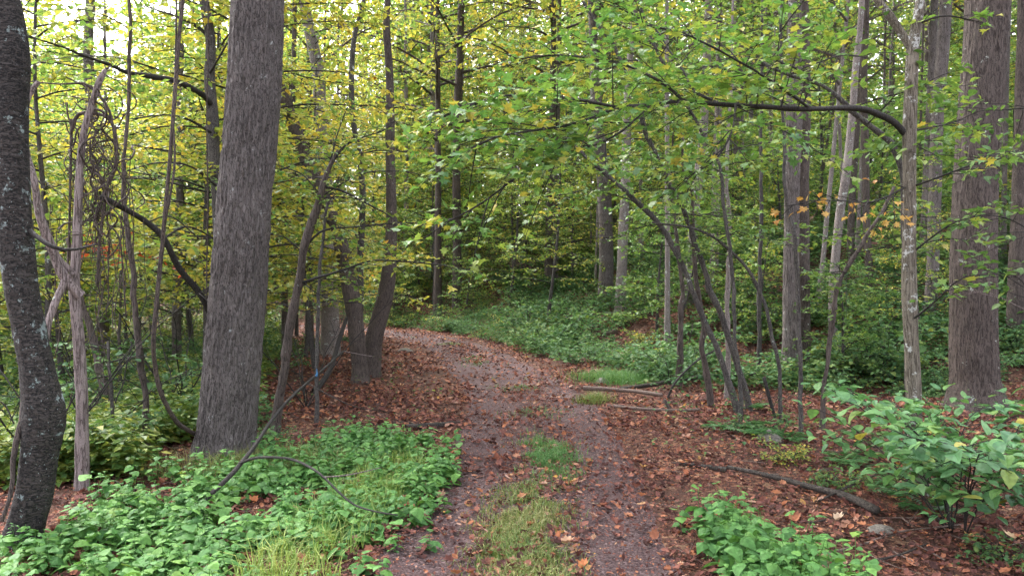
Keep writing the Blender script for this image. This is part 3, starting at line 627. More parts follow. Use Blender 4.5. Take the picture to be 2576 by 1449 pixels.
# ------------------------------------------------------------------ more single trees: (label, distance, outline, bark, height, crown)
SINGLE = [
 ('dark leaning trunk of the pair beside the path bend', 13.6, [(908, 962, 23), (904, 920, 20), (900, 873, 20), (890, 773, 21), (880, 720, 21), (860, 625, 19), (825, 520, 17), (766, 390, 17), (719, 260, 15), (670, 120, 13)], B_BROWN, 17, 1, 30),
 ('curved brown trunk leaning right at the path bend', 14.5, [(936, 925, 22), (938, 870, 22), (949, 820, 22), (963, 770, 21), (974, 720, 20), (981, 651, 16.5), (985, 560, 14.5), (984, 480, 13), (982, 400, 12.5), (980, 200, 10), (972, 75, 9), (975, 0, 8)], B_BROWN, 17, 3, 30),
 ('slender straight stem rising between the two bend trunks', 15.5, [(903, 860, 9), (906, 760, 9), (906, 650, 8.5), (912, 520, 8), (908, 420, 7.5), (888, 300, 7), (884, 200, 7), (892, 90, 6), (916, 0, 6)], B_YOUNG, 13, 1, 12),
 ('pale blotched trunk seen between the great trunk and the bend', 19, [(832, 850, 24), (829, 725, 20), (822, 550, 18), (816, 380, 17), (804, 250, 16), (799, 175, 15), (784, 100, 14), (764, 0, 13)], B_PALE, 22, 0, 24),
 ('thin dark trunk leaning left behind the great trunk', 11, [(560, 900, 15), (556, 700, 15), (550, 560, 14), (546, 470, 14), (538, 400, 14), (536, 300, 14), (527, 200, 13), (530, 100, 12), (512, 0, 12), (505, -100, 11)], B_YOUNG, 14, 1, 16),
 ('distant grey trunk rising near the top left corner', 17, [(262, 900, 14), (255, 700, 14), (246, 500, 13), (232, 300, 13), (222, 130, 12), (228, 0, 11)], B_GREY, 20, 3, 14),
 ('lichened dark trunk left of the pale one beyond the path', 25, [(1523, 780, 21), (1524, 720, 19), (1525, 640, 18), (1520, 480, 17), (1510, 380, 15), (1500, 280, 13)], B_GREY, 22, 2, 24),
 ('smooth pale trunk right of the dark one beyond the path', 23, [(1561, 800, 14), (1563, 700, 13), (1569, 560, 12.5), (1573, 480, 12), (1578, 280, 10), (1585, 150, 8), (1600, 0, 7)], B_PALE, 22, 0, 20),
 ('short-looking brown trunk with a twin deep beyond the path', 31, [(1380, 625, 11), (1382, 540, 9), (1386, 440, 8.5), (1390, 300, 8)], B_BROWN, 20, 1, 12),
 ('thin grey twin stem deep beyond the path', 31.5, [(1397, 600, 7), (1396, 520, 7), (1398, 400, 6.5), (1404, 250, 6)], B_GREY, 20, 3, 10),
 ('pinkish trunk behind the leaning saplings', 21, [(1727, 785, 17), (1732, 720, 14), (1737, 680, 13), (1745, 560, 12.5), (1756, 450, 12), (1768, 350, 11)], B_PALE, 20, 2, 18),
 ('mottled trunk right of the pinkish one', 23, [(1794, 740, 12), (1797, 650, 11), (1800, 560, 10.5), (1800, 450, 10), (1806, 300, 9)], B_PALE, 19, 0, 14),
 ('grey trunk standing far up the right bank behind saplings', 27, [(1852, 640, 15), (1854, 550, 13.5), (1856, 425, 13), (1859, 300, 12), (1860, 50, 11)], B_GREY, 21, 3, 16),
 ('white-flecked trunk right of the double trunk', 15.5, [(2094, 905, 13), (2096, 850, 11.5), (2096, 725, 11), (2111, 551, 10.5), (2127, 450, 10.5), (2143, 300, 9), (2152, 180, 8), (2166, 40, 7)], B_PALE, 16, 1, 18),
 ('brown trunk leaning behind the white-flecked one', 20, [(2160, 760, 10), (2150, 680, 9.5), (2140, 600, 9), (2150, 400, 8), (2165, 200, 7)], B_BROWN, 16, 2, 12),
 ('grey slanting trunk high beside the big right trunk', 16, [(2335, 860, 15), (2345, 700, 15), (2352, 500, 15), (2358, 290, 15), (2368, 170, 15.5), (2378, 40, 15)], B_GREY, 20, 0, 18),
 ('dim trunk left of the slanting one near the top right', 19, [(2318, 800, 11), (2325, 600, 11), (2335, 400, 10.5), (2344, 200, 10), (2350, 40, 9)], B_GREY, 20, 2, 12),
 ('shadowy brown trunk cut by the right edge of the picture', 14, [(2552, 900, 20), (2556, 700, 18), (2562, 500, 16), (2566, 300, 14), (2572, 100, 13)], B_BROWN, 19, 3, 18),
 ('slim dark trunk above the yellow leaves at top right', 18, [(2190, 760, 9), (2180, 560, 9), (2176, 350, 9), (2172, 200, 9), (2178, 60, 8)], B_BROWN, 18, 1, 10),
 ('faint trunk in the middle of the yellow foliage beyond the bend', 33, [(1150, 760, 12), (1150, 600, 11), (1148, 430, 10), (1152, 250, 10), (1158, 120, 9)], B_BROWN, 22, 1, 12),
 ('grey trunk left of the great one, low among shrubs', 16, [(445, 900, 12), (444, 800, 11), (446, 700, 10), (450, 560, 9)], B_GREY, 15, 3, 12),
 ('small upright trunk right of the great trunk, mid distance', 18, [(718, 860, 9), (716, 760, 8), (720, 620, 8), (730, 480, 7)], B_BROWN, 15, 0, 10),
]
for i, (lab, d, px, bk, H, cr, sd) in enumerate(SINGLE):
    hc = .42 if d > 18 else .64
    tree('forest_tree', lab, 'tree', d, px, bk, H=H, crown=cr, crown_at=hc, sides=max(10, sd), step=.14 if d < 17 else .3, disp=furrow_disp(.008, 26, 2) if bk in (B_BROWN, B_GREY) and d < 17 else None, seed=20+i)

# ------------------------------------------------------------------ saplings
SAP = dict(sec=(.17, .75), tw=(.12, .30), lf=.065, flat=.35, wood=1, r=(.004, .002), tilt=.28, droop=.3, hang=.15)
def sapling(label, d, px, bark=B_YOUNG, H=None, mat=M_GREEN, T=HEX, size=.074, leaf_from=.55, limbs=9, LL=1.4, seed=1, twigs=(), sides=9, name='sapling', kw=None, bare=False):
    base, pts = trunk_pts(px, d, H, 1.25)
    e = link(name, None, None, base); tag(e, label, 'sapling' if name == 'sapling' else 'tree')
    pts[1:, 3] *= .88
    mb = MB(); tube(mb, pts, sides, .06, .16, seed, kink=.035); mb.obj('trunk', bark, e, base)
    rng = R_(seed+500); f = Fol(rng); K = {**SAP, **(kw or {})}
    L = np.concatenate([[0], np.cumsum(np.linalg.norm(np.diff(pts[:, :3], axis=0), axis=1))])
    for i in range(limbs):
        t = L[-1]*(leaf_from+(1-leaf_from)*(i+.5)/limbs); c = np.array([np.interp(t, L, pts[:, k]) for k in range(3)])
        line = arc_limb(rng, c, i*2.4+rng.normal()*.5+seed, LL*rng.uniform(.6, 1.2), rng.uniform(.05, .35), .2)
        branch(e, base, line, .008, .003, B_TWIG, f, sides=5, **K)
    for ln, r0 in twigs:
        branch(e, base, px_line(ln, d), r0, .003, B_TWIG, f, sides=6, **K)
    if f.p: foliage(e, base, f, T, mat, size)
    return e, base, f
sapling('leftmost-arching of the two dark slanting saplings right of the path', 9.9, [(1856, 1018, 9), (1819, 913, 8.5), (1779, 823, 8.5), (1739, 733, 8), (1729, 701, 8), (1689, 616, 7.5), (1649, 556, 7), (1609, 516, 6.5), (1568, 476, 6), (1518, 431, 6), (1453, 376, 5), (1400, 330, 4)], leaf_from=.62, limbs=8, seed=1)
sapling('right one of the two dark slanting saplings, leaning more steeply', 10.2, [(1886, 1012, 9), (1859, 923, 8.5), (1829, 833, 8.5), (1789, 733, 8), (1784, 701, 8), (1754, 621, 7.5), (1724, 541, 7), (1689, 476, 6.5), (1669, 426, 6), (1648, 381, 6), (1628, 340, 6), (1600, 250, 5.5), (1553, 130, 5), (1508, 65, 4.5), (1463, 0, 4)], leaf_from=.5, limbs=11, seed=2, mat=M_MAPLE)
sapling('thin straight sapling in front of the slanting pair', 9.2, [(1861, 1068, 6), (1859, 973, 5.5), (1851, 848, 5.5), (1844, 723, 5.5), (1829, 576, 5.5), (1821, 500, 5), (1809, 410, 5), (1774, 345, 4.5), (1700, 210, 4), (1653, 130, 4), (1608, 10, 3.5)], leaf_from=.55, limbs=9, seed=3, mat=M_MAPLE)
sapling('pale grey upright sapling behind the slanting pair', 11.5, [(1829, 995, 8), (1831, 873, 7.5), (1831, 723, 7), (1836, 560, 6), (1828, 400, 5), (1840, 200, 4)], B_PALE, 7, leaf_from=.5, limbs=9, seed=4)
sapling('crooked brown broken-kneed stem left of the slanting saplings', 10.6, [(1788, 963, 10), (1775, 920, 9), (1764, 863, 8), (1769, 813, 8), (1759, 738, 7), (1748, 690, 6), (1741, 551, 6), (1741, 490, 5), (1723, 440, 4), (1715, 330, 4)], B_BROWN, leaf_from=.6, limbs=6, seed=5)
sapling('two-stemmed dark clump stem left of the crooked one', 13, [(1708, 830, 10), (1712, 780, 8), (1718, 730, 6), (1702, 600, 5), (1690, 480, 4)], B_BROWN, leaf_from=.6, limbs=5, seed=6, twigs=(([(1712, 800), (1740, 700), (1748, 560), (1752, 400)], .02),))
sapling('straight thin pole left of the double trunk', 14, [(1910, 880, 7), (1911, 725, 6), (1914, 560, 5.5), (1914, 440, 5), (1916, 250, 4.5)], B_YOUNG, 8, leaf_from=.55, limbs=8, seed=7)
sapling('sinuous sapling with a bough drooping to the path left of the double trunk', 9.6, [(1963, 1075, 6), (1962, 980, 6), (1955, 900, 5.5), (1925, 780, 5), (1905, 720, 5), (1870, 660, 4.5), (1800, 600, 4), (1740, 575, 3.5), (1640, 560, 3)], B_YOUNG, leaf_from=.6, limbs=4, LL=.7, seed=8)
sapling('dark pole standing in front of the double trunk', 8.6, [(2012, 985, 6), (2012, 873, 6), (2006, 725, 6), (1990, 560, 5.5), (1976, 470, 5), (1972, 350, 4.5), (1965, 150, 4)], B_YOUNG, 6, leaf_from=.55, limbs=8, seed=9, mat=M_MAPLE)
sapling('forked brown stem with a dark stump foot crossing the white-flecked trunk', 8.9, [(2064, 1115, 10), (2067, 1040, 9), (2068, 973, 6), (2080, 913, 6.5), (2092, 823, 6.5), (2112, 723, 6.5), (2147, 651, 6), (2182, 591, 5.5), (2212, 551, 5), (2250, 470, 4)], B_BROWN, leaf_from=.6, limbs=5, LL=.8, seed=10)
sapling('dark sapling arching left high behind the pale maple', 7.2, [(2290, 1040, 9), (2286, 860, 9), (2278, 600, 9), (2272, 446, 9), (2252, 376, 9), (2232, 350, 8.5), (2192, 320, 8), (2147, 285, 7.5), (2117, 250, 7), (2067, 215, 6.5), (1980, 190, 5), (1900, 150, 4)], B_YOUNG, leaf_from=.62, limbs=8, seed=11, mat=M_GREEN)
sapling('leafy sapling at the right edge with sprays across the big trunk', 6.8, [(2640, 1100, 7), (2640, 800, 6), (2650, 500, 5), (2640, 200, 4)], B_YOUNG, 6, leaf_from=.3, limbs=5, seed=12, mat=M_GREEN, twigs=(([(2642, 620, 6.8), (2560, 560, 6.6), (2480, 540, 6.4), (2400, 560, 6.3)], .007), ([(2645, 400, 6.8), (2560, 380, 6.5), (2460, 400, 6.3)], .007), ([(2642, 800, 6.8), (2560, 700, 6.6), (2490, 690, 6.5)], .006)))
# left of the path
eS, bS, fS = sapling('many-branched dark small tree just right of the great trunk', 8.4, [(690, 1115, 14), (698, 1040, 13), (705, 1000, 13), (725, 870, 13), (742, 760, 12.5), (752, 690, 12), (765, 620, 12), (790, 540, 11), (808, 480, 10), (818, 440, 7), (850, 380, 5)], B_BROWN, leaf_from=.8, limbs=3, LL=.8, seed=13, mat=M_SPICE, T=OVATE, size=.062, sides=14, kw=dict(sec=(.15, .5), tw=(.12, .22), lf=.06, wood=2, flat=.5),
    twigs=(([(812, 470), (860, 480), (920, 510), (980, 545), (1060, 600)], .016), ([(816, 450), (860, 375), (910, 345), (970, 325), (1000, 295)], .014), ([(772, 615), (815, 580), (890, 570), (970, 563), (1060, 560)], .014),
           ([(756, 712), (860, 680), (940, 655), (1090, 665), (1180, 680)], .016), ([(806, 490), (760, 440), (710, 420), (660, 400)], .010), ([(765, 640), (720, 600), (680, 590), (640, 600)], .008), ([(740, 780), (700, 760), (660, 770)], .008),
           ([(810, 475), (830, 400), (850, 330), (880, 250)], .012), ([(750, 700), (800, 740), (860, 760), (930, 760)], .008), ([(800, 500), (900, 440), (1000, 430), (1100, 450)], .010)))
sapling('thin upright stem at the blue flagging', 9.2, [(793, 1055, 6), (797, 945, 5.5), (799, 850, 5.5), (802, 740, 5), (812, 600, 4.5), (830, 480, 4)], B_YOUNG, leaf_from=.6, limbs=5, LL=.8, seed=14, mat=M_SPICE, T=OVATE, size=.06)
sapling('straight sapling left of the great trunk', 7.6, [(374, 1178, 10), (370, 1080, 9), (364, 1020, 9), (352, 870, 9), (345, 780, 8), (335, 690, 8), (320, 545, 7), (314, 430, 6), (322, 280, 5)], B_BROWN, 6, leaf_from=.55, limbs=6, LL=.9, seed=15, mat=M_YELLOW)
sapling('leaning dark stem between the dead snag and the straight sapling', 8.8, [(312, 1135, 12), (290, 1060, 11), (272, 1010, 11), (248, 920, 10), (225, 830, 9), (200, 730, 8), (170, 600, 6)], B_BROWN, leaf_from=.8, limbs=3, LL=.7, seed=16, mat=M_YELLOW, T=OVATE, size=.07)
sapling('thin pole at the foot of the dead snag', 7.3, [(286, 1215, 5), (282, 1120, 5), (280, 1000, 4.5), (272, 860, 4)], B_YOUNG, leaf_from=.7, limbs=3, LL=.5, seed=17, mat=M_SHRUB, T=OVATE, size=.07)
sapling('small red-leaved sapling far behind the vine tangle', 12, [(300, 1000, 5), (302, 800, 4), (304, 640, 3), (304, 590, 2)], B_YOUNG, leaf_from=.88, limbs=3, LL=.4, seed=18, mat=M_RED, size=.075)
# the long-limbed tree behind the great trunk: limbs reaching left
_e = [o for o in bpy.data.objects if o.get('label', '').startswith('thin dark trunk leaning left')][0]; _b = np.array(_e.location)
fL = Fol(R_(77)); KL = dict(sec=(.30, .8), tw=(.18, .3), lf=.10, flat=.4, wood=2, r=(.006, .0025), tilt=.4)
for ln, r0 in (([(533, 265, 11), (500, 235, 10.6), (435, 203, 10), (350, 188, 9.4), (280, 166, 8.8), (200, 136, 8), (70, 90, 7)], .05), ([(530, 100, 11), (500, 70, 11), (440, 40, 11), (380, 20, 11.5), (330, -20, 12)], .03), ([(540, 340, 11), (470, 300, 10.5), (420, 290, 10), (330, 300, 9.5)], .02), ([(525, 190, 11), (560, 130, 10.5), (600, 60, 10.5)], .02), ([(545, 470, 11), (480, 420, 10), (400, 410, 9.5), (320, 430, 9)], .018)):
    branch(_e, _b, px_line(ln, 11), r0, .006, B_TWIG, fL, **KL)
foliage(_e, _b, fL, OVATE, M_YELLOW, .085)
print('trees done')

# ------------------------------------------------------------------ dead snag, vines, tangle
def thing(name, label, cat, loc, group=None):
    return tag(link(name, None, None, loc), label, cat, group)
base, pts = trunk_pts([(206, 1232, 17), (207, 1150, 15.5), (205, 1000, 14), (199, 870, 13.5), (190, 760, 13), (187, 725, 13), (193, 620, 11), (198, 480, 9.5), (203, 400, 9), (212, 330, 8.5), (226, 280, 8), (240, 235, 8), (252, 200, 7.5), (266, 176, 5)], 6.3, None, 1.2)
e = thing('dead_snag', 'bare grey barkless dead trunk between the black trunk and the sapling', 'dead tree', base)
mb = MB(); tube(mb, pts, 20, .05, .16, 5); mb.obj('trunk', B_DEAD, e, base)
branch(e, base, px_line([(205, 745, 6.25), (160, 700, 6.2), (132, 640, 6.15), (118, 600, 6.1), (102, 545, 6.05), (86, 455, 6.0), (67, 390, 6.0), (62, 320, 6.0), (66, 270, 6.0), (76, 235, 6.0), (97, 207, 6.0)], 6), .038, .018, B_DEAD, sides=12)
branch(e, base, px_line([(170, 690, 6.2), (150, 740, 6.15), (128, 800, 6.1), (112, 870, 6.05), (100, 940, 6.0)], 6), .03, .02, B_DEAD, sides=10)
branch(e, base, px_line([(185, 690, 6.25), (160, 660, 6.2), (140, 640, 6.2)], 6.2), .022, .012, B_DEAD, sides=8)
for k, ln in enumerate(([(240, 235), (225, 215), (205, 210), (150, 212), (70, 205)], [(262, 180), (272, 160), (280, 165)], [(200, 870), (216, 860), (222, 855)])):
    branch(e, base, px_line(ln, 6.3), .012, .005, B_VINE)
def vine(name, label, lines, d, bark=B_VINE, cat='vine', sides=7):
    L0 = px_line(lines[0][0], d); base = L0[0].copy()
    e = thing(name, label, cat, base)
    for ln, r0, r1 in lines:
        L = px_line(ln, d); mb = MB(); tube(mb, np.hstack([L, np.linspace(r0, r1, len(L))[:, None]]), sides, .05, .12, 3); mb.obj('stem', bark, e, base)
    return e
vine('hanging_vine', 'long twin vine hanging from the canopy and looping towards the great trunk', [([(492, 1092, 7.3), (470, 1080, 7.1), (440, 1055, 6.9), (405, 990, 6.7), (390, 920, 6.6), (386, 860, 6.5), (395, 750, 6.5), (404, 660, 6.5), (413, 560, 6.5), (426, 420, 6.5), (438, 260, 6.5), (450, 100, 6.5), (461, -10, 6.5), (470, -150, 6.5)], .021, .015), ([(410, 590, 6.45), (430, 480, 6.4), (440, 400, 6.45), (436, 300, 6.5), (442, 150, 6.5), (444, -20, 6.5)], .010, .008)], 6.5)
vine('hanging_vine', 'thin straight vine hanging left of the great trunk', [([(522, 1040, 7.8), (524, 900, 7.8), (520, 700, 7.8), (523, 500, 7.8), (520, 300, 7.8), (524, 100, 7.8), (520, -100, 7.8)], .008, .006)], 7.8)
vine('hanging_vine', 'dark bough sweeping down right from the vine tangle', [([(530, 790, 7.6), (500, 735, 7.4), (450, 675, 7.2), (412, 600, 7), (370, 560, 6.9), (330, 535, 6.7), (285, 510, 6.5), (255, 495, 6.4)], .032, .022), ([(412, 600, 7), (470, 570, 7.2), (540, 600, 7.6)], .010, .006), ([(370, 560, 6.9), (430, 545, 7), (500, 600, 7.2)], .008, .005)], 7, B_TWIG)
rng = R_(88); base = P(240, 560, 6.5); e = thing('vine_tangle', 'tangled mass of bare dead vines wound over the dead snag', 'vines', base)
mb = MB()
for i in range(125):
    c = P(240+rng.normal()*26, rng.uniform(295, 560), 6.5+rng.normal()*.12)
    n = int(rng.integers(5, 9)); q = np.zeros((n, 3)); v = norm(rng.normal(0, 1, 3)+np.array([0, 0, rng.choice([-1.8, 1.8])]))
    q[0] = c
    for k in range(1, n):
        v = norm(v+rng.normal(0, .45, 3)+np.array([(c[0]-q[k-1][0])*2.2, (c[1]-q[k-1][1])*2.2, 0])); q[k] = q[k-1]+v*rng.uniform(.06, .13)
    tube(mb, np.hstack([q, np.full((n, 1), float(rng.choice([.0018, .0025, .003, .004, .006, .008])))]), 4, .03, 0)
mb.obj('strands', B_VINE, e, base)
for ln, r in (([(180, 330), (195, 290), (230, 285), (275, 300), (292, 350), (290, 420), (270, 470), (262, 520), (250, 620), (245, 720)], .016), ([(180, 300), (178, 400), (176, 520), (172, 640), (165, 740)], .012), ([(200, 210), (235, 225), (270, 270), (285, 320), (290, 380)], .014), ([(268, 560), (300, 600), (310, 700), (318, 800)], .008), ([(225, 420), (250, 440), (270, 480)], .012), ([(210, 290), (245, 275), (280, 300)], .014)):
    L = px_line(ln, 6.45); m2 = MB(); tube(m2, np.hstack([L, np.linspace(r, r*.7, len(L))[:, None]]), 7, .05, .15, 4); m2.obj('stem', B_VINE, e, base)
m2 = MB()
for i in range(34):     # strands trailing down from it
    x0 = 245+rng.normal()*55; y0 = rng.uniform(380, 640); y1 = y0+rng.uniform(120, 420)
    xs = x0+np.cumsum(rng.normal(0, 9, 6)); L = np.array([P(xs[k], y0+(y1-y0)*k/5, 6.6+rng.normal()*.05) for k in range(6)])
    tube(m2, np.hstack([L, np.full((6, 1), rng.uniform(.0022, .005))]), 4, .05, 0)
m2.obj('trailing_strands', B_VINE, e, base)
# bare shrub twigs filling the left
def bare_shrub(label, x, y, d, n, spread, seed, hgt=2.2):
    rng = R_(seed); b = P(x, y, d); b[2] = ground(b[0], b[1]); e = thing('bare_shrub', label, 'shrub', b)
    for i in range(n):
        a = rng.uniform(0, 2*np.pi); ln = arc_limb(rng, b, a, spread*rng.uniform(.5, 1.2), hgt/spread*rng.uniform(.6, 1.2), .5)
        f = Fol(rng); branch(e, b, ln, .010, .003, B_TWIG, f, sides=5, name='stem', sec=(.22, .6), tw=(.18, .3), lf=0, wood=2, flat=1.0, r=(.004, .002), droop=.2)
bare_shrub('leafless twiggy shrub left of the great trunk', 450, 1080, 9.5, 8, 1.6, 61, 2.6)
bare_shrub('leafless twiggy shrub right of the great trunk among fallen branches', 770, 1000, 10.5, 7, 1.5, 62, 2.2)
bare_shrub('leafless twiggy shrub behind the black trunk', 110, 1150, 7.0, 8, 1.4, 63, 2.4)
bare_shrub('leafless twiggy shrub beneath the vine tangle', 250, 1100, 8.0, 7, 1.3, 64, 2.6)

# ------------------------------------------------------------------ the bush in the right foreground
base = P(2398, 1325, 5.25); base[2] = ground(base[0], base[1])
e = thing('leafy_bush', 'large-leaved green bush on dark stems in the right foreground', 'bush', base)
fB = Fol(R_(120)); KB = dict(sec=(.085, .48), tw=(.11, .20), lf=.058, flat=.22, wood=2, r=(.003, .0016), tilt=.17, droop=.2, t0=.28, hang=.12)
for ln in ([(2330, 1205, 5.3), (2260, 1110, 5.5), (2190, 1020, 5.7), (2130, 975, 5.8)], [(2372, 1205, 5.3), (2335, 1110, 5.4), (2285, 1045, 5.5), (2240, 1005, 5.7)], [(2400, 1180, 5.2), (2420, 1085, 5.25), (2455, 1035, 5.3), (2530, 1010, 5.4)],
           [(2450, 1222, 5.0), (2515, 1165, 4.9), (2600, 1130, 4.8)], [(2418, 1190, 4.85), (2400, 1135, 4.5), (2350, 1115, 4.3), (2300, 1105, 4.2)], [(2480, 1250, 4.7), (2560, 1215, 4.5), (2640, 1190, 4.4)],
           [(2300, 1225, 5.4), (2210, 1130, 5.7), (2130, 1065, 5.9), (2070, 1035, 6.0)], [(2440, 1135, 5.3), (2520, 1065, 5.3), (2610, 1020, 5.3)], [(2350, 1150, 5.0), (2310, 1095, 4.9), (2270, 1060, 4.8), (2200, 1040, 4.8)], [(2440, 1180, 4.6), (2440, 1140, 4.3), (2420, 1120, 4.1)], [(2380, 1180, 5.5), (2380, 1080, 5.7), (2360, 1030, 5.8), (2330, 1000, 5.9)], [(2310, 1230, 5.6), (2220, 1160, 5.9), (2150, 1120, 6.1), (2100, 1090, 6.2)], [(2320, 1190, 5.6), (2220, 1070, 6.0), (2130, 1000, 6.3), (2090, 980, 6.4)], [(2460, 1150, 4.8), (2520, 1100, 4.6), (2580, 1080, 4.5)]):
    L = np.vstack([base+np.array([0, 0, -.03])+np.random.default_rng(len(ln)).normal(0, .02, 3)*[1, 1, 0], px_line(ln, 5)])
    branch(e, base, L, .0055, .0025, B_TWIG, fB, sides=6, name='stem', **KB)
p, d_, n_ = fB.arrays(); rB = fB.rng; sz = .094*rB.uniform(.6, 1.3, len(p)); k_ = np.argsort(-sz/np.linalg.norm(p-np.array([0, 0, CZ]), axis=1))
print('bush leaves', len(p))
place_leaves([fB.own[i] for i in k_[:300]], single_leaves(OVATE, M_BUSH1, 6, rB), p[k_[:300]], d_[k_[:300]], n_[k_[:300]], sz[k_[:300]], rB, base)
if len(k_) > 300:
    o = link('foliage', leaf_mesh('foliage', OVATE, p[k_[300:]], d_[k_[300:]], n_[k_[300:]], sz[k_[300:]], rB, M_BUSH, base), e); tag(o, kind='stuff')

# ------------------------------------------------------------------ background trees, shrubs
def tree_copy(name, meshes, names, loc, rz, sc, label, cat, group):
    e = thing(name, label, cat, loc, group); e.rotation_euler = (0, 0, rz); e.scale = (sc, sc, sc)
    for me, nm in zip(meshes, names): link(nm, me, e)
    return e
TT = []
for k in range(3):
    mb = MB(); rng = R_(200+k); hs = np.linspace(-.3, 22, 12)
    tube(mb, np.stack([.05*np.sin(hs*.25+k), .05*np.cos(hs*.2+k), hs, np.interp(hs, [-.3, 0, 2, 22], [.26, .2, .16, .04])], 1), 12, .4, .1, k); TT.append(mb.mesh('trunk', (B_GREY, B_PALE, B_BROWN)[k]))
rng = R_(300); spots = []
def ok(x, y, r, smin):
    if abs(path_s(np.array([x]), np.array([y]))[0]) < smin: return False
    return all((x-a)**2+(y-b)**2 > (r+c)**2 for a, b, c in spots)
def scatter(n, xr, yr, r, smin, cond=None):
    out = []; t = 0
    while len(out) < n and t < n*60:
        t += 1; y = rng.uniform(*yr); x = rng.uniform(*xr)
        if abs(x) > .72*y+3 or not ok(x, y, r, smin) or (cond and not cond(x, y)): continue
        spots.append((x, y, r)); out.append((x, y))
    return out
def tall(n, xr, yr, label, group, kinds):
    for x, y in scatter(n, xr, yr, 1.0, 3):
        k = int(rng.choice(kinds)); t = int(rng.integers(3)); sc = rng.uniform(.8, 1.15)
        e = thing('forest_tree', label, 'tree', (x, y, ground(x, y)), group); e.rotation_euler = (0, 0, rng.uniform(0, 6.28)); e.scale = (sc*rng.uniform(.6, 1.1),)*2+(sc,)
        link('trunk', TT[t], e)
        for me, nm in zip(TALL[k], ('limbs', 'crown')): link(nm, me, e, (0, 0, 6.2))
tall(10, (-34, -4), (17, 48), 'background forest tree left of the path', 'background trees left of the path', [0, 1, 1])
tall(7, (-14, 9), (38, 60), 'background forest tree beyond the path bend', 'background trees beyond the bend', [0, 1, 1, 3])
tall(24, (3, 42), (20, 56), 'background forest tree up the right bank', 'background trees on the right bank', [0, 2, 2, 3])
for x, y in scatter(26, (3, 30), (15, 38), .5, 3.2):
    sc = rng.uniform(.55, .8); e = thing('slender_tree', 'slender pole-like tree on the right bank', 'tree', (x, y, ground(x, y)), 'slender poles on the right bank'); e.rotation_euler = (rng.normal()*.04, rng.normal()*.04, rng.uniform(0, 6.28)); q_ = sc*rng.uniform(.35, .65); e.scale = (q_, q_, sc)
    link('trunk', TT[int(rng.integers(3))], e)
    for me, nm in zip(TALL_N[int(rng.choice([0, 2, 3]))], ('limbs', 'crown')): link(nm, me, e, (0, 0, 8))
def lows(n, xr, yr, smin, label, group, kinds, scr=(.7, 1.2), cond=None):
    for x, y in scatter(n, xr, yr, .9, smin, cond):
        k = kinds[int(rng.integers(len(kinds)))]; ms = LOW[k][int(rng.integers(len(LOW[k])))]
        tree_copy('young_tree', ms, ('trunk', 'limbs', 'crown'), (x, y, ground(x, y)), rng.uniform(0, 6.28), rng.uniform(*scr), label, 'tree', group)
lows(36, (-30, -3.5), (10.5, 38), 3.2, 'young yellowing tree among the woods left of the path', 'young trees left of the path', 'ooyyg')
tall(5, (-9.5, -2.5), (23, 33), 'added forest tree shading the bend', 'trees shading the bend', [1, 3, 0])  # extra trees, added so their crowns shade the far path
lows(20, (-16, 8), (37, 54), 3.2, 'young yellow-green tree beyond the path bend', 'young trees beyond the bend', 'oyyg', (.9, 1.5))
lows(8, (-1, 6), (24, 38), 3.0, 'young leafy tree on the bank right of the bend', 'young trees on the bank at the bend', 'ygg', (.8, 1.2))
lows(7, (4.6, 12), (13, 18.5), 3.6, 'young green tree near the right-hand trunks', 'young trees near the right-hand trunks', 'gs', (.45, .7))
lows(42, (5, 36), (15, 50), 3.6, 'young green tree on the right bank', 'young trees on the right bank', 'ggs', (.7, 1.2))
lows(15, (-9, 6), (30, 41), 2.6, 'bushy young tree lining the bank beyond the bend', 'bushy trees on the bend bank', 'b', (.7, 1.1), cond=lambda x, y: path_s(np.array([x]), np.array([y]))[0] > 0)
lows(16, (3, 24), (17, 34), 3.0, 'bushy young tree low on the right bank', 'bushy trees low on the right bank', 'bs', (.6, .95), cond=lambda x, y: path_s(np.array([x]), np.array([y]))[0] > 0)
lows(14, (-20, -5), (12, 30), 3.5, 'bushy young tree low in the left woods', 'bushy trees low in the left woods', 'b', (.6, 1.0), cond=lambda x, y: x < -.32*y)
def shrubs(n, xr, yr, smin, label, group, kinds, scr=(.7, 1.5), cond=None):
    k = 0; t = 0
    while k < n and t < n*40:
        t += 1; y = rng.uniform(*yr); x = rng.uniform(*xr)
        s = path_s(np.array([x]), np.array([y]))[0]
        if abs(x) > .70*y+1.5 or abs(s) < smin or (cond and not cond(x, y, s)): continue
        ms = SHRUB[int(rng.choice(kinds))]
        tree_copy('understory_shrub', ms, ('stems', 'foliage'), (x, y, ground(x, y)), rng.uniform(0, 6.28), rng.uniform(*scr), label, 'shrub', group); k += 1
shrubs(24, (-4, 4), (16, 29), 1.5, 'leafy shrub at the right edge of the path', 'shrubs edging the path', [0, 2, 3], (.6, 1.0), cond=lambda x, y, s: 0 < s < 5)
shrubs(34, (2, 12), (10.8, 19), 3.0, 'knee-high leafy shrub around the slanting saplings and double trunk', 'shrubs around the right-hand trunks', [0, 1, 4, 2], (.55, .95), cond=lambda x, y, s: s > 0 and x > .16*y)
shrubs(112, (0, 28), (13, 36), 1.7, 'low green shrub in the understory on the right bank', 'shrubs on the right bank', [0, 0, 1, 2, 2, 3], (.8, 1.7), cond=lambda x, y, s: s > 0)
shrubs(14, (3, 14), (10.8, 14), 3.4, 'low green shrub near the trees right of the path', 'shrubs near the right-hand trees', [0, 1, 4, 4], (.6, 1.0), cond=lambda x, y, s: x > .42*y)
shrubs(45, (-8, 5), (25, 42), 1.9, 'yellow-green shrub lining the bank at the bend', 'shrubs along the bend', [3, 0, 3, 2], cond=lambda x, y, s: s > 0)
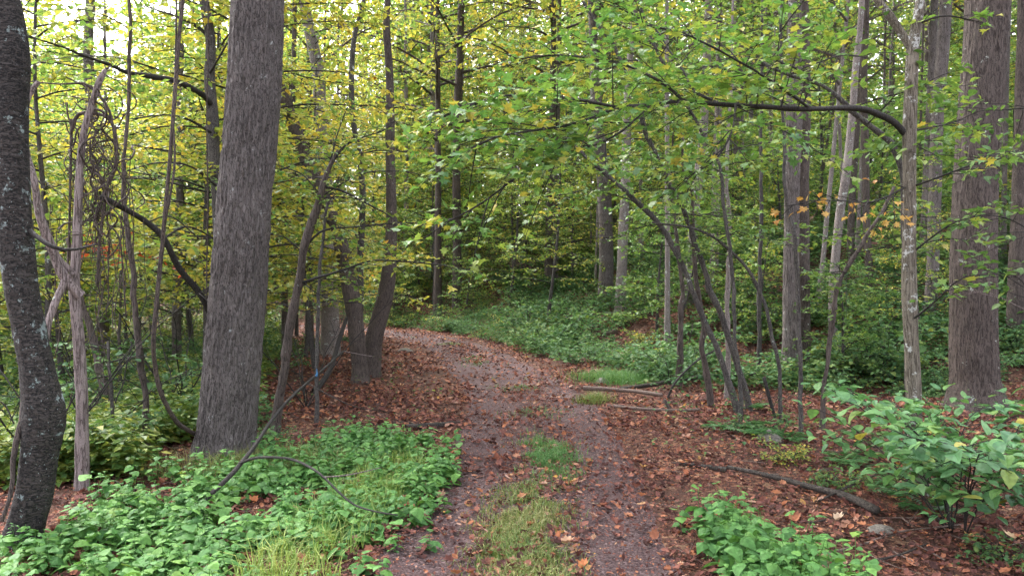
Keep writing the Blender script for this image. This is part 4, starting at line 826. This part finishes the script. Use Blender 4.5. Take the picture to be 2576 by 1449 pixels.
shrubs(62, (-22, -3), (9, 28), 3.4, 'low shrub in the woods left of the path', 'shrubs left of the path', [3, 0, 0, 2, 1], cond=lambda x, y, s: s < 0 and x < -.30*y)
shrubs(12, (-7, -3.2), (5.5, 9.5), 3.2, 'low shrub between the trunks at the left', 'shrubs among the left trunks', [0, 1, 4], (.6, 1.0), cond=lambda x, y, s: x < -.42*y)
shrubs(5, (-8, -3), (16, 26), 2.2, 'small shrub at the foot of the bend trunks', 'shrubs at the bend trunks', [4, 1], (.6, .9), cond=lambda x, y, s: s < 0)
LAND = [(60, 'behind the black trunk'), (300, 'behind the dead snag'), (490, 'between snag and great trunk'), (690, 'behind the great trunk'), (860, 'right of the great trunk'), (1010, 'behind the bend trunks'), (1290, 'above the far path'), (1480, 'left of the lichened dark trunk'), (1620, 'behind the two trunks beyond the path'), (1900, 'behind the slanting saplings'), (2060, 'behind the double trunk'), (2230, 'behind the white-flecked trunk'), (2400, 'behind the pale maple'), (9999, 'by the big right trunk')]
_o1 = 'first second third fourth fifth sixth seventh eighth ninth'.split()
ORD = ['nearest']+[w_+' nearest' for w_ in _o1[1:]+'tenth eleventh twelfth thirteenth fourteenth fifteenth sixteenth seventeenth eighteenth nineteenth twentieth'.split()+['twenty-'+q for q in _o1]+['thirtieth']+['thirty-'+q for q in _o1]+['fortieth']+['forty-'+q for q in _o1]+['fiftieth']+['fifty-'+q for q in _o1]]
_by = {}
for o in COL.objects:
    if o.get('group') and o.parent is None:
        px_ = 1288+F*o.location.x/o.location.y
        _by.setdefault((o['label'], next(t for v_, t in LAND if px_ < v_)), []).append(o)
KIND = {'young trees near the right-hand trunks': 'small young tree near right-hand trunks', 'shrubs around the right-hand trunks': 'knee-high shrub right of the path', 'slender poles on the right bank': 'slender pole tree on the right bank', 'shrubs edging the path': 'leafy shrub edging the path', 'bushy trees on the bend bank': 'bushy young tree lining the bend', 'bushy trees low on the right bank': 'bushy young tree on the right bank', 'bushy trees low in the left woods': 'bushy young tree in the left woods', 'background trees left of the path': 'tall tree left of the path', 'background trees beyond the bend': 'tall tree beyond the bend', 'background trees on the right bank': 'tall tree on the right bank', 'trees shading the bend': 'tall tree added to shade the bend', 'young trees left of the path': 'yellowing young tree in the left woods', 'young trees beyond the bend': 'young tree beyond the bend', 'young trees on the bank at the bend': 'young tree on the bend bank', 'young trees on the right bank': 'young green tree on the right bank',
        'shrubs on the right bank': 'low shrub on the right bank', 'shrubs near the right-hand trees': 'low shrub near the right-hand trees', 'shrubs along the bend': 'yellow-green shrub along the bend', 'shrubs left of the path': 'low shrub in the left woods', 'shrubs among the left trunks': 'low shrub among the left trunks', 'shrubs at the bend trunks': 'small shrub left of the far path'}
for (lb, wh), os_ in _by.items():
    os_.sort(key=lambda o: o.location.y)
    for i, o in enumerate(os_):
        o['label'] = ((ORD[min(i, 59)]+' ') if len(os_) > 1 else 'single ')+KIND[o['group']]+', '+wh
print('background done')

# far woodland: reads as one mass
rng = R_(400); pos = []; dr = []; nr = []; sz = []; mbF = MB()
for i in range(210):
    y = rng.uniform(50, 95); x = rng.uniform(-.8*y, .8*y); z0 = ground(x, y); H = rng.uniform(14, 25)*(1 if x > -.28*y else .82)
    n = 620; a = rng.uniform(0, 6.28, n); r = 3.6*np.sqrt(rng.random(n)); h = rng.uniform(.0, 1, n)
    q = np.stack([x+np.cos(a)*r*(1.1-.6*h), y+np.sin(a)*r*(1.1-.6*h), z0+h*H], 1); q += (np.stack([fbm(q[:, 0], q[:, 1], q[:, 2], 7+k, 2) for k in range(3)], 1)-.5)*4
    pos.append(q); dr.append(rng.normal(0, 1, (n, 3))*[1, 1, .5]); nr.append(np.array([0, 0, .7])+rng.normal(0, .6, (n, 3))); sz.append(rng.uniform(.35, .85, n))
    tube(mbF, np.array([[x, y, z0-.3, .22], [x+.2, y, z0+H*.5, .15], [x, y+.2, z0+H, .04]]), 6, 2.5, 0)
far = link('far_woodland', leaf_mesh('far_woodland', QUAD, np.vstack(pos), np.vstack(dr), np.vstack(nr), np.concatenate(sz), rng, M_YELLOW)); tag(far, 'hazy mass of green and yellow woodland far behind the trees', 'woodland', kind='stuff')
tr_ = mbF.obj('trunks', B_GREY, far); tag(tr_, kind='stuff')

# ------------------------------------------------------------------ fallen leaves
rng = R_(500)
def litter_pts(n, yr, smax, dens):
    y = rng.uniform(*yr, n*3); x = rng.uniform(-1, 1, n*3)*(.72*y+1.0); s = path_s(x, y)
    keep = (np.abs(s) < smax) & (rng.random(n*3) < dens(s, x, y)); return x[keep][:n], y[keep][:n], s[keep][:n]
def dens(s, x, y):
    a = np.abs(s); rut = np.exp(-((a-.58)/.26)**2)
    clump = np.clip(.15+2.4*(fbm(x*1.5, y*1.5, 0, 31, 4)-.28), .12, 1.3)
    rut = rut*np.where(y > 9, .95, 1)
    return np.clip((1-.66*rut-.35*np.exp(-(s/.2)**2))*clump*np.where(a < 1, .95, 1), .0, 1)
def lay(x, y, s, lo, hi, T, tilt):
    n = len(x); z = height(x, y, s)+np.where(np.abs(s) < 1.0, .022, .008)+rng.uniform(0, .025, n)
    a = rng.uniform(0, 6.28, n); d = np.stack([np.cos(a), np.sin(a), rng.normal(0, tilt, n)], 1)
    nn = np.array([0, 0, 1.0])+rng.normal(0, tilt, (n, 3)); return np.stack([x, y, z], 1), d, nn, rng.uniform(lo, hi, n)
Vs, Ts, off = [], [], 0
def litter(x, y, s, lo, hi, T, tilt=.28):
    global off
    a = lay(x, y, s, lo, hi, T, tilt); V, t = leaf_arrays(T, *a, rng, .35); Vs.append(V); Ts.append(t+off); off += len(V)
x, y, s = litter_pts(20000, (2.6, 8.5), 30, dens); near = (x, y, s)
h = len(x)//2
pick = np.zeros(len(x), bool); pick[:300] = True
litter(x[300:h], y[300:h], s[300:h], .02, .075, FALL_M); litter(x[h:], y[h:], s[h:], .018, .065, FALL_O)
x, y, s = litter_pts(34000, (8.5, 17), 12, dens); h = len(x)//2; litter(x[:h], y[:h], s[:h], .04, .085, FALL_O); litter(x[h:], y[h:], s[h:], .035, .085, CHIP)
x, y, s = litter_pts(40000, (17, 36), 9, dens); litter(x, y, s, .05, .10, CHIP)
x, y, s = litter_pts(80000, (2.6, 13), 6, lambda s, x, y: np.where(np.abs(s) < 1.1, .9-.5*np.exp(-((np.abs(s)-.58)/.22)**2), .7)); litter(x, y, s, .007, .030, CHIP, .45)
lit = link('leaf_litter', mesh('leaf_litter', np.vstack(Vs), np.vstack(Ts), None, M_LITTER)); tag(lit, 'red-brown and orange fallen leaves strewn over path and ground', 'fallen leaves', kind='stuff')
a = lay(near[0][:300], near[1][:300], near[2][:300], .055, .095, FALL_M, .25)
place_leaves(lit, single_leaves(FALL_M, M_LITTER1, 5, rng)+single_leaves(FALL_O, M_LITTER1, 3, rng), *a, rng, np.zeros(3))

# ------------------------------------------------------------------ herb patches
def inside(poly, x, y):
    r = np.zeros(len(x), bool); n = len(poly)
    for i in range(n):
        (x1, y1), (x2, y2) = poly[i], poly[(i+1) % n]
        c = (y1 > y) != (y2 > y); r ^= c & (x < (x2-x1)*(y-y1)/(y2-y1+1e-12)+x1)
    return r
def gpoly(px, z=.12): return [((x-1288)/F*((CZ-z)*F/(y-724.5)), (CZ-z)*F/(y-724.5)) for x, y in px]
def herbs(name, label, px, n, hgt, size, seed, parts=300, jit=1.0):
    rng = R_(seed); poly = gpoly(px); xs = [q[0] for q in poly]; ys = [q[1] for q in poly]
    x = rng.uniform(min(xs), max(xs), n*5); y = rng.uniform(min(ys), max(ys), n*5)
    jx, jy = x+(fbm(x*4, y*4, 0, 3)-.5)*.9*jit+rng.normal(0, .07, n*5), y+(fbm(x*4, y*4, 9, 4)-.5)*1.3*jit+rng.normal(0, .15, n*5)
    k = inside(poly, jx, jy); dn = fbm(x*2.2, y*2.2, 0, seed); k &= dn > .38*jit; x, y = x[k][:n], y[k][:n]; n = len(x)
    z = height(x, y); hh = hgt*rng.uniform(.4, 1.35, n)*(.5+1.0*fbm(x*1.1, y*1.1, 4, seed+1))
    mb = MB(); D = norm(np.array([0, 0, 1.0])+rng.normal(0, .18, (n, 3))); S = np.stack([x, y, z-.01], 1)
    sticks(mb, S, D, hh, np.zeros(n), np.full(n, .003), np.full(n, .0015), 1, 3)
    st = mb.mesh('stems', M_HERB)
    pp, dd, nn, ss = [], [], [], []
    for lv in range(5):
        t = .3+.7*lv/4; az = rng.uniform(0, 6.28, n)*0+rng.uniform(0, 6.28, n)+lv*1.57
        for sgn in (0, np.pi):
            a = az+sgn; p = S+D*(hh*t)[:, None]; o = np.stack([np.cos(a), np.sin(a), rng.uniform(-.55, .15, n)+(.25 if lv == 4 else 0)], 1)
            m = rng.random(n) < .85
            pp.append((p+o*.012)[m]); dd.append(o[m]); nn.append((np.array([0, 0, 1.0])+rng.normal(0, .22, (n, 3))+.25*o)[m]); ss.append((size*rng.uniform(.35, 1.3, n)*(1.15-.45*(lv == 4)))[m])
    p, d, nr, sz = np.vstack(pp), np.vstack(dd), np.vstack(nn), np.concatenate(ss)
    key = np.argsort(-(sz/np.linalg.norm(p-np.array([0, 0, CZ]), axis=1)+.004*(p[:, 2] > .1))); a, b = key[:parts], key[parts:]
    e = link(name, leaf_mesh(name, CORD, p[b], d[b], nr[b], sz[b], rng, M_HERB)); tag(e, label, 'ground cover', kind='stuff')
    so = link('stems', st, e); tag(so, kind='stuff')
    place_leaves(e, single_leaves(CORD, M_HERB1, 6, rng), p[a], d[a], nr[a], sz[a], rng, np.zeros(3))
    print(name, n, len(p)); return e
herbs('herb_patch', 'bright green heart-leaved herb patch left of the path', [(-60, 1449), (90, 1350), (200, 1262), (330, 1205), (430, 1200), (600, 1155), (700, 1125), (850, 1085), (960, 1075), (1060, 1098), (1160, 1108), (1150, 1150), (1085, 1195), (1060, 1250), (1000, 1320), (930, 1390), (860, 1470), (700, 1640), (-200, 1640)], 1250, .22, .074, 600)
herbs('herb_patch', 'pale green nettle-like clump at the bottom right', [(1745, 1305), (1800, 1285), (1900, 1325), (1970, 1365), (2060, 1425), (2150, 1490), (2300, 1640), (1930, 1640), (1880, 1449), (1810, 1385), (1740, 1325)], 210, .25, .072, 601, 200, .35)

# low seedlings and ground cover on both banks
def seedlings(name, label, n, cond, seed, mat, size=.06):
    rng = R_(seed); y = 6.5+43.5*rng.random(n*6)**1.3; x = rng.uniform(-1, 1, n*6)*(.70*y+1); s = path_s(x, y)
    k = cond(x, y, s) & (fbm(x*.7, y*.7, 0, seed) > .41); x, y, s = x[k][:n], y[k][:n], s[k][:n]; m = 8; n = len(x)
    z = height(x, y, s); h = rng.uniform(.06, .5, n)+.7*smooth(12, 18, y)*(fbm(x*1.1, y*1.1, 3, seed+5)**2)*1.6*rng.random(n)*smooth(1.3, 3.5, np.abs(s))
    i = np.repeat(np.arange(n), m); a = rng.uniform(0, 6.28, n*m); r = rng.uniform(.02, .16, n*m)
    p = np.stack([x[i]+np.cos(a)*r, y[i]+np.sin(a)*r, z[i]+h[i]*rng.uniform(.5, 1.1, n*m)], 1)
    d = np.stack([np.cos(a), np.sin(a), rng.uniform(-.4, .2, n*m)], 1)
    e = link(name, leaf_mesh(name, QUAD, p, d, np.array([0, 0, 1.0])+rng.normal(0, .25, (n*m, 3)), size*rng.uniform(.6, 1.5, n*m), rng, mat)); tag(e, label, 'ground cover', kind='stuff')
seedlings('ground_cover', 'low green ground cover spreading over the right bank', 26000, lambda x, y, s: (s > np.where(y > 16, 1.35, 1.9)) & (y > 12.3), 610, M_SHRUB, .088)
seedlings('ground_cover', 'low green ground cover in the woods left of the path', 18000, lambda x, y, s: (s < -3.3) & (x < -.26*y-.8), 611, M_SPICE, .075)
seedlings('ground_cover', 'scattered seedlings on the leaf litter beside the path', 260, lambda x, y, s: (np.abs(s) > 1.2) & (y < 16), 612, M_SHRUB, .045)

# ------------------------------------------------------------------ grass
def grass(name, label, x, y, hgt, seed, mat=M_GRASS):
    rng = R_(seed); n = len(x); z = height(x, y)+.01; a = rng.uniform(0, 6.28, n); u = np.stack([np.cos(a), np.sin(a), np.zeros(n)], 1); v = np.stack([-np.sin(a), np.cos(a), np.zeros(n)], 1)
    h = hgt*rng.uniform(.4, 1.3, n); b = rng.uniform(.2, 1.3, n); w_ = rng.uniform(.0016, .0042, n)
    S = np.stack([x, y, z], 1); up = np.array([0, 0, 1.0])
    q1 = S+up*(h*.55)[:, None]+u*(h*b*.25)[:, None]; q2 = S+up*(h*(1-.35*b))[:, None]+u*(h*b*.9)[:, None]
    V = np.stack([S-v*w_[:, None], S+v*w_[:, None], q1-v*w_[:, None]*.8, q1+v*w_[:, None]*.8, q2], 1).reshape(-1, 3)
    t = (np.array([(0, 1, 3), (0, 3, 2), (2, 3, 4)])[None]+(np.arange(n)*5)[:, None, None]).reshape(-1, 3)
    return tag(link(name, mesh(name, V, t, None, mat)), label, 'grass', kind='stuff')
rng = R_(700)
n = 15000; y = 2.6+3.7*rng.random(n); x = .12+.01*(y-4)+rng.normal(0, .15, n)+(fbm(y*1.5, 3, 0, 2)-.5)*.3
kp = (fbm(x*3, y*3, 0, 8) > .42) & (rng.random(n) < .9-.6*smooth(5.3, 6.3, y)); grass('grass_strip', 'dry yellowish grass strip between the wheel tracks', x[kp], y[kp], .075, 701)
n = 4200; y = 7.35+rng.normal(0, .42, n); x = .32+rng.normal(0, .14, n); kp = fbm(x*4, y*4, 0, 18) > .42; grass('grass_tuft', 'short dark green grass tuft in mid path', x[kp], y[kp], .085, 707, M_GRASSG)
n = 9000; y = 8+20*rng.random(n); cx = np.interp(y, PATH[:, 1], PATH[:, 0]); x = cx+rng.normal(0, .22, n); kp = fbm(x*.9, y*.9, 0, 9) > .62
grass('grass_strip', 'sparse green grass tufts along the far middle of the path', x[kp], y[kp], .07, 702, M_GRASSG)
n = 9000; pl = gpoly([(830, 1500), (900, 1380), (990, 1290), (1080, 1180), (1000, 1150), (860, 1230), (740, 1330), (600, 1449), (560, 1640), (760, 1640)], .05); x = rng.uniform(-4, 0, n*3); y = rng.uniform(3, 8, n*3); kp = inside(pl, x, y) & (fbm(x*2, y*2, 0, 12) > .45)
grass('grass_patch', 'yellow-green grass at the edge of the herb patch', x[kp][:9000], y[kp][:9000], .22, 703, M_GRASSY)
x = -2.2+rng.normal(0, .5, 2500); y = 7.0+rng.normal(0, .22, 2500); grass('grass_patch', 'tall straw grass at the foot of the great trunk', x, y, .20, 704)
c = P(1550, 950, 13.8); x = c[0]+rng.normal(0, .34, 3500); y = c[1]+rng.normal(0, .4, 3500); grass('grass_patch', 'fine green grass clump beside the stone right of the path', x, y, .2, 705, M_GRASSG)
c = P(1495, 1015, 11.2); x = c[0]+rng.normal(0, .12, 600); y = c[1]+rng.normal(0, .14, 600); grass('grass_patch', 'small yellowish grass tuft at the right path edge', x, y, .16, 706)

# ------------------------------------------------------------------ ferns
def fern(label, x, y, d, size, seed, nf=6):
    rng = R_(seed); b = P(x, y, d); b[2] = ground(b[0], b[1]); e = thing('fern', label, 'fern', b)
    for i in range(nf):
        az = i*6.28/nf+rng.normal()*.3; L = size*rng.uniform(.75, 1.15); pts = arc_limb(rng, (0, 0, 0), az, L*.85, .75, .55, 9)
        c = resample(pts, L/22); t = norm(np.gradient(c, axis=0)); n = len(c)
        up = np.array([0, 0, 1.0]); sd = norm(np.cross(t, up)); k = np.arange(n)
        w_ = L*.27*np.sin(np.pi*np.clip(.12+.88*k/n, 0, 1))**.8
        p = np.vstack([c[2:], c[2:]]); dd = np.vstack([(sd+.35*t)[2:], (-sd+.35*t)[2:]])+np.array([0, 0, -.15]); s_ = np.concatenate([w_[2:], w_[2:]])
        V, tt = leaf_arrays((QUAD[0]*np.array([.42, 1, .5]), QUAD[1]), p, dd, np.tile(up, (len(p), 1)), s_, rng, .1)
        link('frond', mesh('frond', V, tt, None, M_FERN), e)
fern('dark fern below the slanting saplings', 1819, 1080, 9.0, .42, 801); fern('spreading fern right of the slanting saplings', 1890, 1112, 8.6, .48, 802)
fern('pale fern frond cluster left of the leafy bush', 2260, 1250, 6.2, .40, 803); fern('fern under the leafy bush beside the fallen limb', 2330, 1275, 5.7, .36, 804)
fern('small dark fern between the brown stem and the bush', 2130, 1160, 7.2, .38, 805); fern('fern by the mossy stone right of the path', 1990, 1105, 8.3, .36, 806)
fern('little fern among the slanting sapling feet', 1880, 1030, 10.4, .40, 807)

# ------------------------------------------------------------------ fallen limbs and sticks
def fallen(name, label, px, r0, r1, bark, lift=.0, forks=(), sides=10):
    L = []
    for q in px:
        p = P(q[0], q[1], q[2]); p[2] = ground(p[0], p[1])+(q[3] if len(q) > 3 else 0)+lift; L.append(p)
    L = np.array(L); b = L[0].copy(); e = thing(name, label, 'log' if r0 > .03 else 'stick', b)
    mb = MB(); tube(mb, np.hstack([L, np.linspace(r0, r1, len(L))[:, None]]), sides, .05, .22, int(px[0][0])); mb.obj('stem', bark, e, b)
    for fk in forks:
        L2 = np.array([(lambda p: np.array([p[0], p[1], ground(p[0], p[1])+(q[3] if len(q) > 3 else .02)]))(P(q[0], q[1], q[2])) for q in fk])
        mb = MB(); tube(mb, np.hstack([L2, np.linspace(r1*.8, r1*.3, len(L2))[:, None]]), 6, .05, .2, 3); mb.obj('side_branch', bark, e, b)
gd = lambda y: CZ*F/(y-724.5)
fallen('fallen_limb', 'thick dark fallen limb lying at the right before the bush', [(1830, 1185, gd(1190)), (1930, 1207, gd(1210)), (2040, 1232, gd(1235)), (2130, 1262, gd(1262)), (2205, 1298, gd(1298))], .018, .034, B_LOG, .05, [[(1830, 1185, 6.9), (1760, 1170, 7.1), (1690, 1165, 7.2)]])
fallen('fallen_limb', 'short dark limb lying in leaves left of the path', [(1020, 1082, gd(1082)), (1080, 1078, gd(1078)), (1130, 1072, gd(1072)), (1170, 1066, gd(1066))], .045, .022, B_LOG, .03, [[(1080, 1078, 9.1), (1010, 1066, 9.4), (950, 1072, 9.3)]])
fallen('fallen_limb', 'pinkish fallen pole at the right edge of the path', [(1468, 978, gd(985)), (1540, 985, gd(990)), (1600, 992, gd(996)), (1665, 1005, gd(1006))], .036, .03, B_STICK, .06)
fallen('fallen_limb', 'dark fallen pole rising behind the pinkish pole', [(1560, 990, 12.4), (1640, 985, 12.5, .05), (1700, 968, 12.6, .12), (1790, 950, 12.6, .2), (1900, 935, 12.8, .2)], .035, .03, B_LOG, .03)
fallen('fallen_stick', 'thin stick in front of the pinkish pole', [(1530, 1028, gd(1028)), (1600, 1036, gd(1036)), (1690, 1040, gd(1042)), (1760, 1042, gd(1042))], .024, .018, B_STICK, .045)
fallen('fallen_limb', 'grey log on the bank beyond the path', [(1340, 838, 24.5, .05), (1390, 836, 24, .12), (1440, 836, 23.5, .12), (1470, 846, 23, .02)], .05, .06, B_STICK, .05)
fallen('fallen_limb', 'short pale log end on the bank', [(1518, 862, 20, .1), (1552, 860, 20, .1)], .075, .07, B_STICK, .08)
fallen('fallen_limb', 'dark log half hidden in the woods left of the great trunk', [(330, 1095, 10.5, .05), (400, 1080, 10.7, .08), (480, 1066, 10.9, .1)], .09, .07, B_LOG, .05)
for i, (lb, px) in enumerate([('thin twig in the litter below the fallen limb', [(2010, 1330, 5.3), (2070, 1310, 5.4), (2130, 1290, 5.6)]), ('long bent twig right of the nettle clump', [(2080, 1400, 4.7), (2180, 1370, 4.9), (2260, 1350, 5.1), (2420, 1330, 5.3)]),
                              ('short twig across the leaves at the bottom right', [(2200, 1420, 4.6), (2260, 1400, 4.7), (2330, 1380, 4.9)]), ('dark twig beside the left wheel track', [(1130, 1158, 7.3), (1165, 1160, 7.3), (1195, 1158, 7.3)]), ('curved dark twig leaning by the bush foot', [(2060, 1270, 5.9), (2140, 1230, 6.2, .05), (2230, 1195, 6.5, .10), (2300, 1170, 6.7, .1)]), ('brown stick behind the fallen limb', [(2130, 1175, 7.0), (2200, 1150, 7.4, .05), (2290, 1130, 7.7, .05)])]):
    fallen('fallen_stick', lb, px, .010, .006, B_STICK if i % 2 else B_LOG, .03, sides=6)
# leaning dead branch left of the path with its hooped arm
L = px_line([(523, 1250, 5.6), (575, 1200, 5.8), (611, 1160, 6.0), (645, 1115, 6.3), (694, 1043, 7.0), (744, 988, 7.7), (797, 943, 8.5), (864, 883, 9.5)], 7); b = L[0].copy(); b[2] = ground(b[0], b[1]); L = np.vstack([b-np.array([.12, .05, 0]), L])
e = thing('leaning_branch', 'long dark dead branch slanting up from the herbs past the great trunk', 'branch', b)
mb = MB(); tube(mb, np.hstack([L, np.linspace(.019, .013, len(L))[:, None]]), 8, .05, .15, 3); mb.obj('stem', B_TWIG, e, b)
for ln, r in (([(606, 1164, 5.97), (640, 1152, 5.8), (690, 1150, 5.6), (740, 1157, 5.45), (785, 1178, 5.3), (815, 1200, 5.2), (850, 1235, 5.1), (890, 1268, 5.0), (940, 1285, 4.9), (1000, 1295, 4.85)], .012), ([(815, 1200, 5.2), (870, 1195, 5.2), (920, 1185, 5.3), (960, 1175, 5.3)], .006), ([(775, 965, 8.6), (840, 1000, 8.2), (900, 1025, 8.0), (970, 1035, 7.9)], .007), ([(864, 883, 9.5), (900, 890, 9.4), (940, 897, 9.3)], .006)):
    L = px_line(ln, 6); m2 = MB(); tube(m2, np.hstack([L, np.linspace(r, r*.4, len(L))[:, None]]), 6, .05, .15, 3); m2.obj('side_branch', B_TWIG if r != .006 else B_DEAD, e, b)
c = P(797, 943, 8.45); fb = MB()
tube(fb, np.array([[c[0]+.004, c[1]-.02, c[2]+.07, .003], [c[0]+.008, c[1]-.02, c[2]+.03, .006], [c[0]+.004, c[1]-.02, c[2], .014], [c[0]-.012, c[1]-.02, c[2]-.02, .006]]), 6, .02, .3, 2)
tag(fb.obj('flagging_tape', M_FLAG, None, c), 'strip of blue flagging tape tied on the slanting branch', 'tape')
def leaning(label, px, d, r0, r1, bark=B_TWIG):
    L = px_line(px, d); b = L[0].copy(); e = thing('leaning_branch', label, 'branch', b); mb = MB(); tube(mb, np.hstack([L, np.linspace(r0, r1, len(L))[:, None]]), 7, .06, .15, 5); f = Fol(R_(int(px[0][0]))); f.mb = mb
    f.limb(L, sec=(.4, .45), tw=(.2, .25), lf=0, wood=2, flat=1, r=(.004, .002)); mb.obj('stem', bark, e, b)
leaning('thick dark dead pole leaning against the pair of bend trunks', [(790, 985, 11.8), (830, 930, 12.2), (855, 850, 12.6), (872, 800, 13)], 12, .05, .03)
leaning('dead pole leaning left behind the crooked stem', [(1680, 1000, 11), (1700, 960, 11), (1750, 910, 11.2), (1800, 880, 11.4)], 11, .018, .012)
leaning('dead stub propped right of the path', [(1692, 1045, 10.2), (1680, 1020, 10.2), (1672, 1005, 10.2)], 10.2, .03, .02, B_BROWN)
leaning('short dark broken stub beside the dark pole', [(1950, 1050, 9.6), (1935, 1000, 9.6), (1922, 950, 9.6)], 9.6, .02, .025)
leaning('pale dead twig hanging across the big right trunk', [(2600, 790, 7.6), (2540, 760, 7.6), (2480, 735, 7.6), (2400, 740, 7.6)], 7.6, .006, .003, B_DEAD)

# fine twigs lying in the litter
rng = R_(900); n = 420; y = 3+9*rng.random(n)**1.2; x = rng.uniform(-1, 1, n)*(.7*y); s = path_s(x, y); kp = (np.abs(s) > .95) | (rng.random(n) < .15); x, y, s = x[kp], y[kp], s[kp]; n = len(x)
a = rng.uniform(0, 6.28, n); mb = MB(); L = rng.uniform(.08, .55, n)
sticks(mb, np.stack([x, y, height(x, y, s)+.03+rng.uniform(0, .02, n)], 1), np.stack([np.cos(a), np.sin(a), rng.normal(0, .05, n)], 1), L, rng.uniform(-.05, .1, n), rng.uniform(.0025, .006, n), rng.uniform(.001, .003, n), 3, 4)
tag(mb.obj('twig_litter', B_STICK), 'thin broken twigs scattered over the fallen leaves', 'twigs', kind='stuff')
for lb, px_, k_, sc_ in (('pale yellow-green low plant behind the thick fallen limb', (1985, 1165, 7.3), 3, .42), ('small leafy seedling between the fallen limb and the ferns', (2130, 1215, 6.5), 4, .5), ('low dark green plant at the foot of the pale maple', (2240, 1215, 6.5), 1, .4), ('sprawling seedling below the slanting saplings', (1905, 1085, 8.9), 4, .7), ('little leafy plant at the bottom right corner', (2560, 1400, 4.7), 4, .5), ('leafy sprig beside the small dark tree left of the path', (672, 1010, 8.0), 2, .4)):
    b = P(*px_); b[2] = ground(b[0], b[1])
    tree_copy('low_plant', SHRUB[k_], ('stems', 'foliage'), b, k_+sc_*9, sc_, lb, 'plant', None)

# ------------------------------------------------------------------ stones
def stone(label, x, y, d, sx, sy, sz_, seed):
    b = P(x, y, d); b[2] = ground(b[0], b[1]); n1, n2 = 18, 12
    th, ph = np.meshgrid(np.linspace(0, 2*np.pi, n1, endpoint=False), np.linspace(.02, np.pi-.02, n2)); v = np.stack([np.cos(th)*np.sin(ph), np.sin(th)*np.sin(ph), np.cos(ph)], -1)
    v = v*(1+.5*(fbm(v[..., 0]*1.5+seed, v[..., 1]*1.5, v[..., 2]*1.5, seed, 3)-.5)[..., None]); v = np.round(v*5)/5*.35+v*.65
    i = np.arange(n1*n2).reshape(n2, n1); Q = np.stack([i[:-1], i[1:], np.roll(i[1:], -1, 1), np.roll(i[:-1], -1, 1)], -1).reshape(-1, 4)
    o = link('stone', mesh('stone', v.reshape(-1, 3)*[sx, sy, sz_], None, Q, M_ROCK, False), None, b); tag(o, label, 'stone')
stone('flat pale stone in the leaves near the bush', 2215, 1345, gd(1345), .10, .08, .05, 1); stone('rounded stone by the grass clump right of the path', 1516, 966, gd(966), .13, .11, .11, 2)
stone('mossy grey stone right of the path near the ferns', 1935, 1112, gd(1112), .15, .12, .12, 3); stone('small grey stone under the big right trunk', 2130, 1010, 11, .12, .1, .1, 4); stone('dark stone by the bend trunk', 1020, 870, 20, .2, .15, .1, 5)
tot = 0
for me in bpy.data.meshes: tot += sum(len(q)-2 for q in []) + len(me.loops)-2*len(me.polygons)
print('unique triangles', tot, 'objects', len(bpy.data.objects))
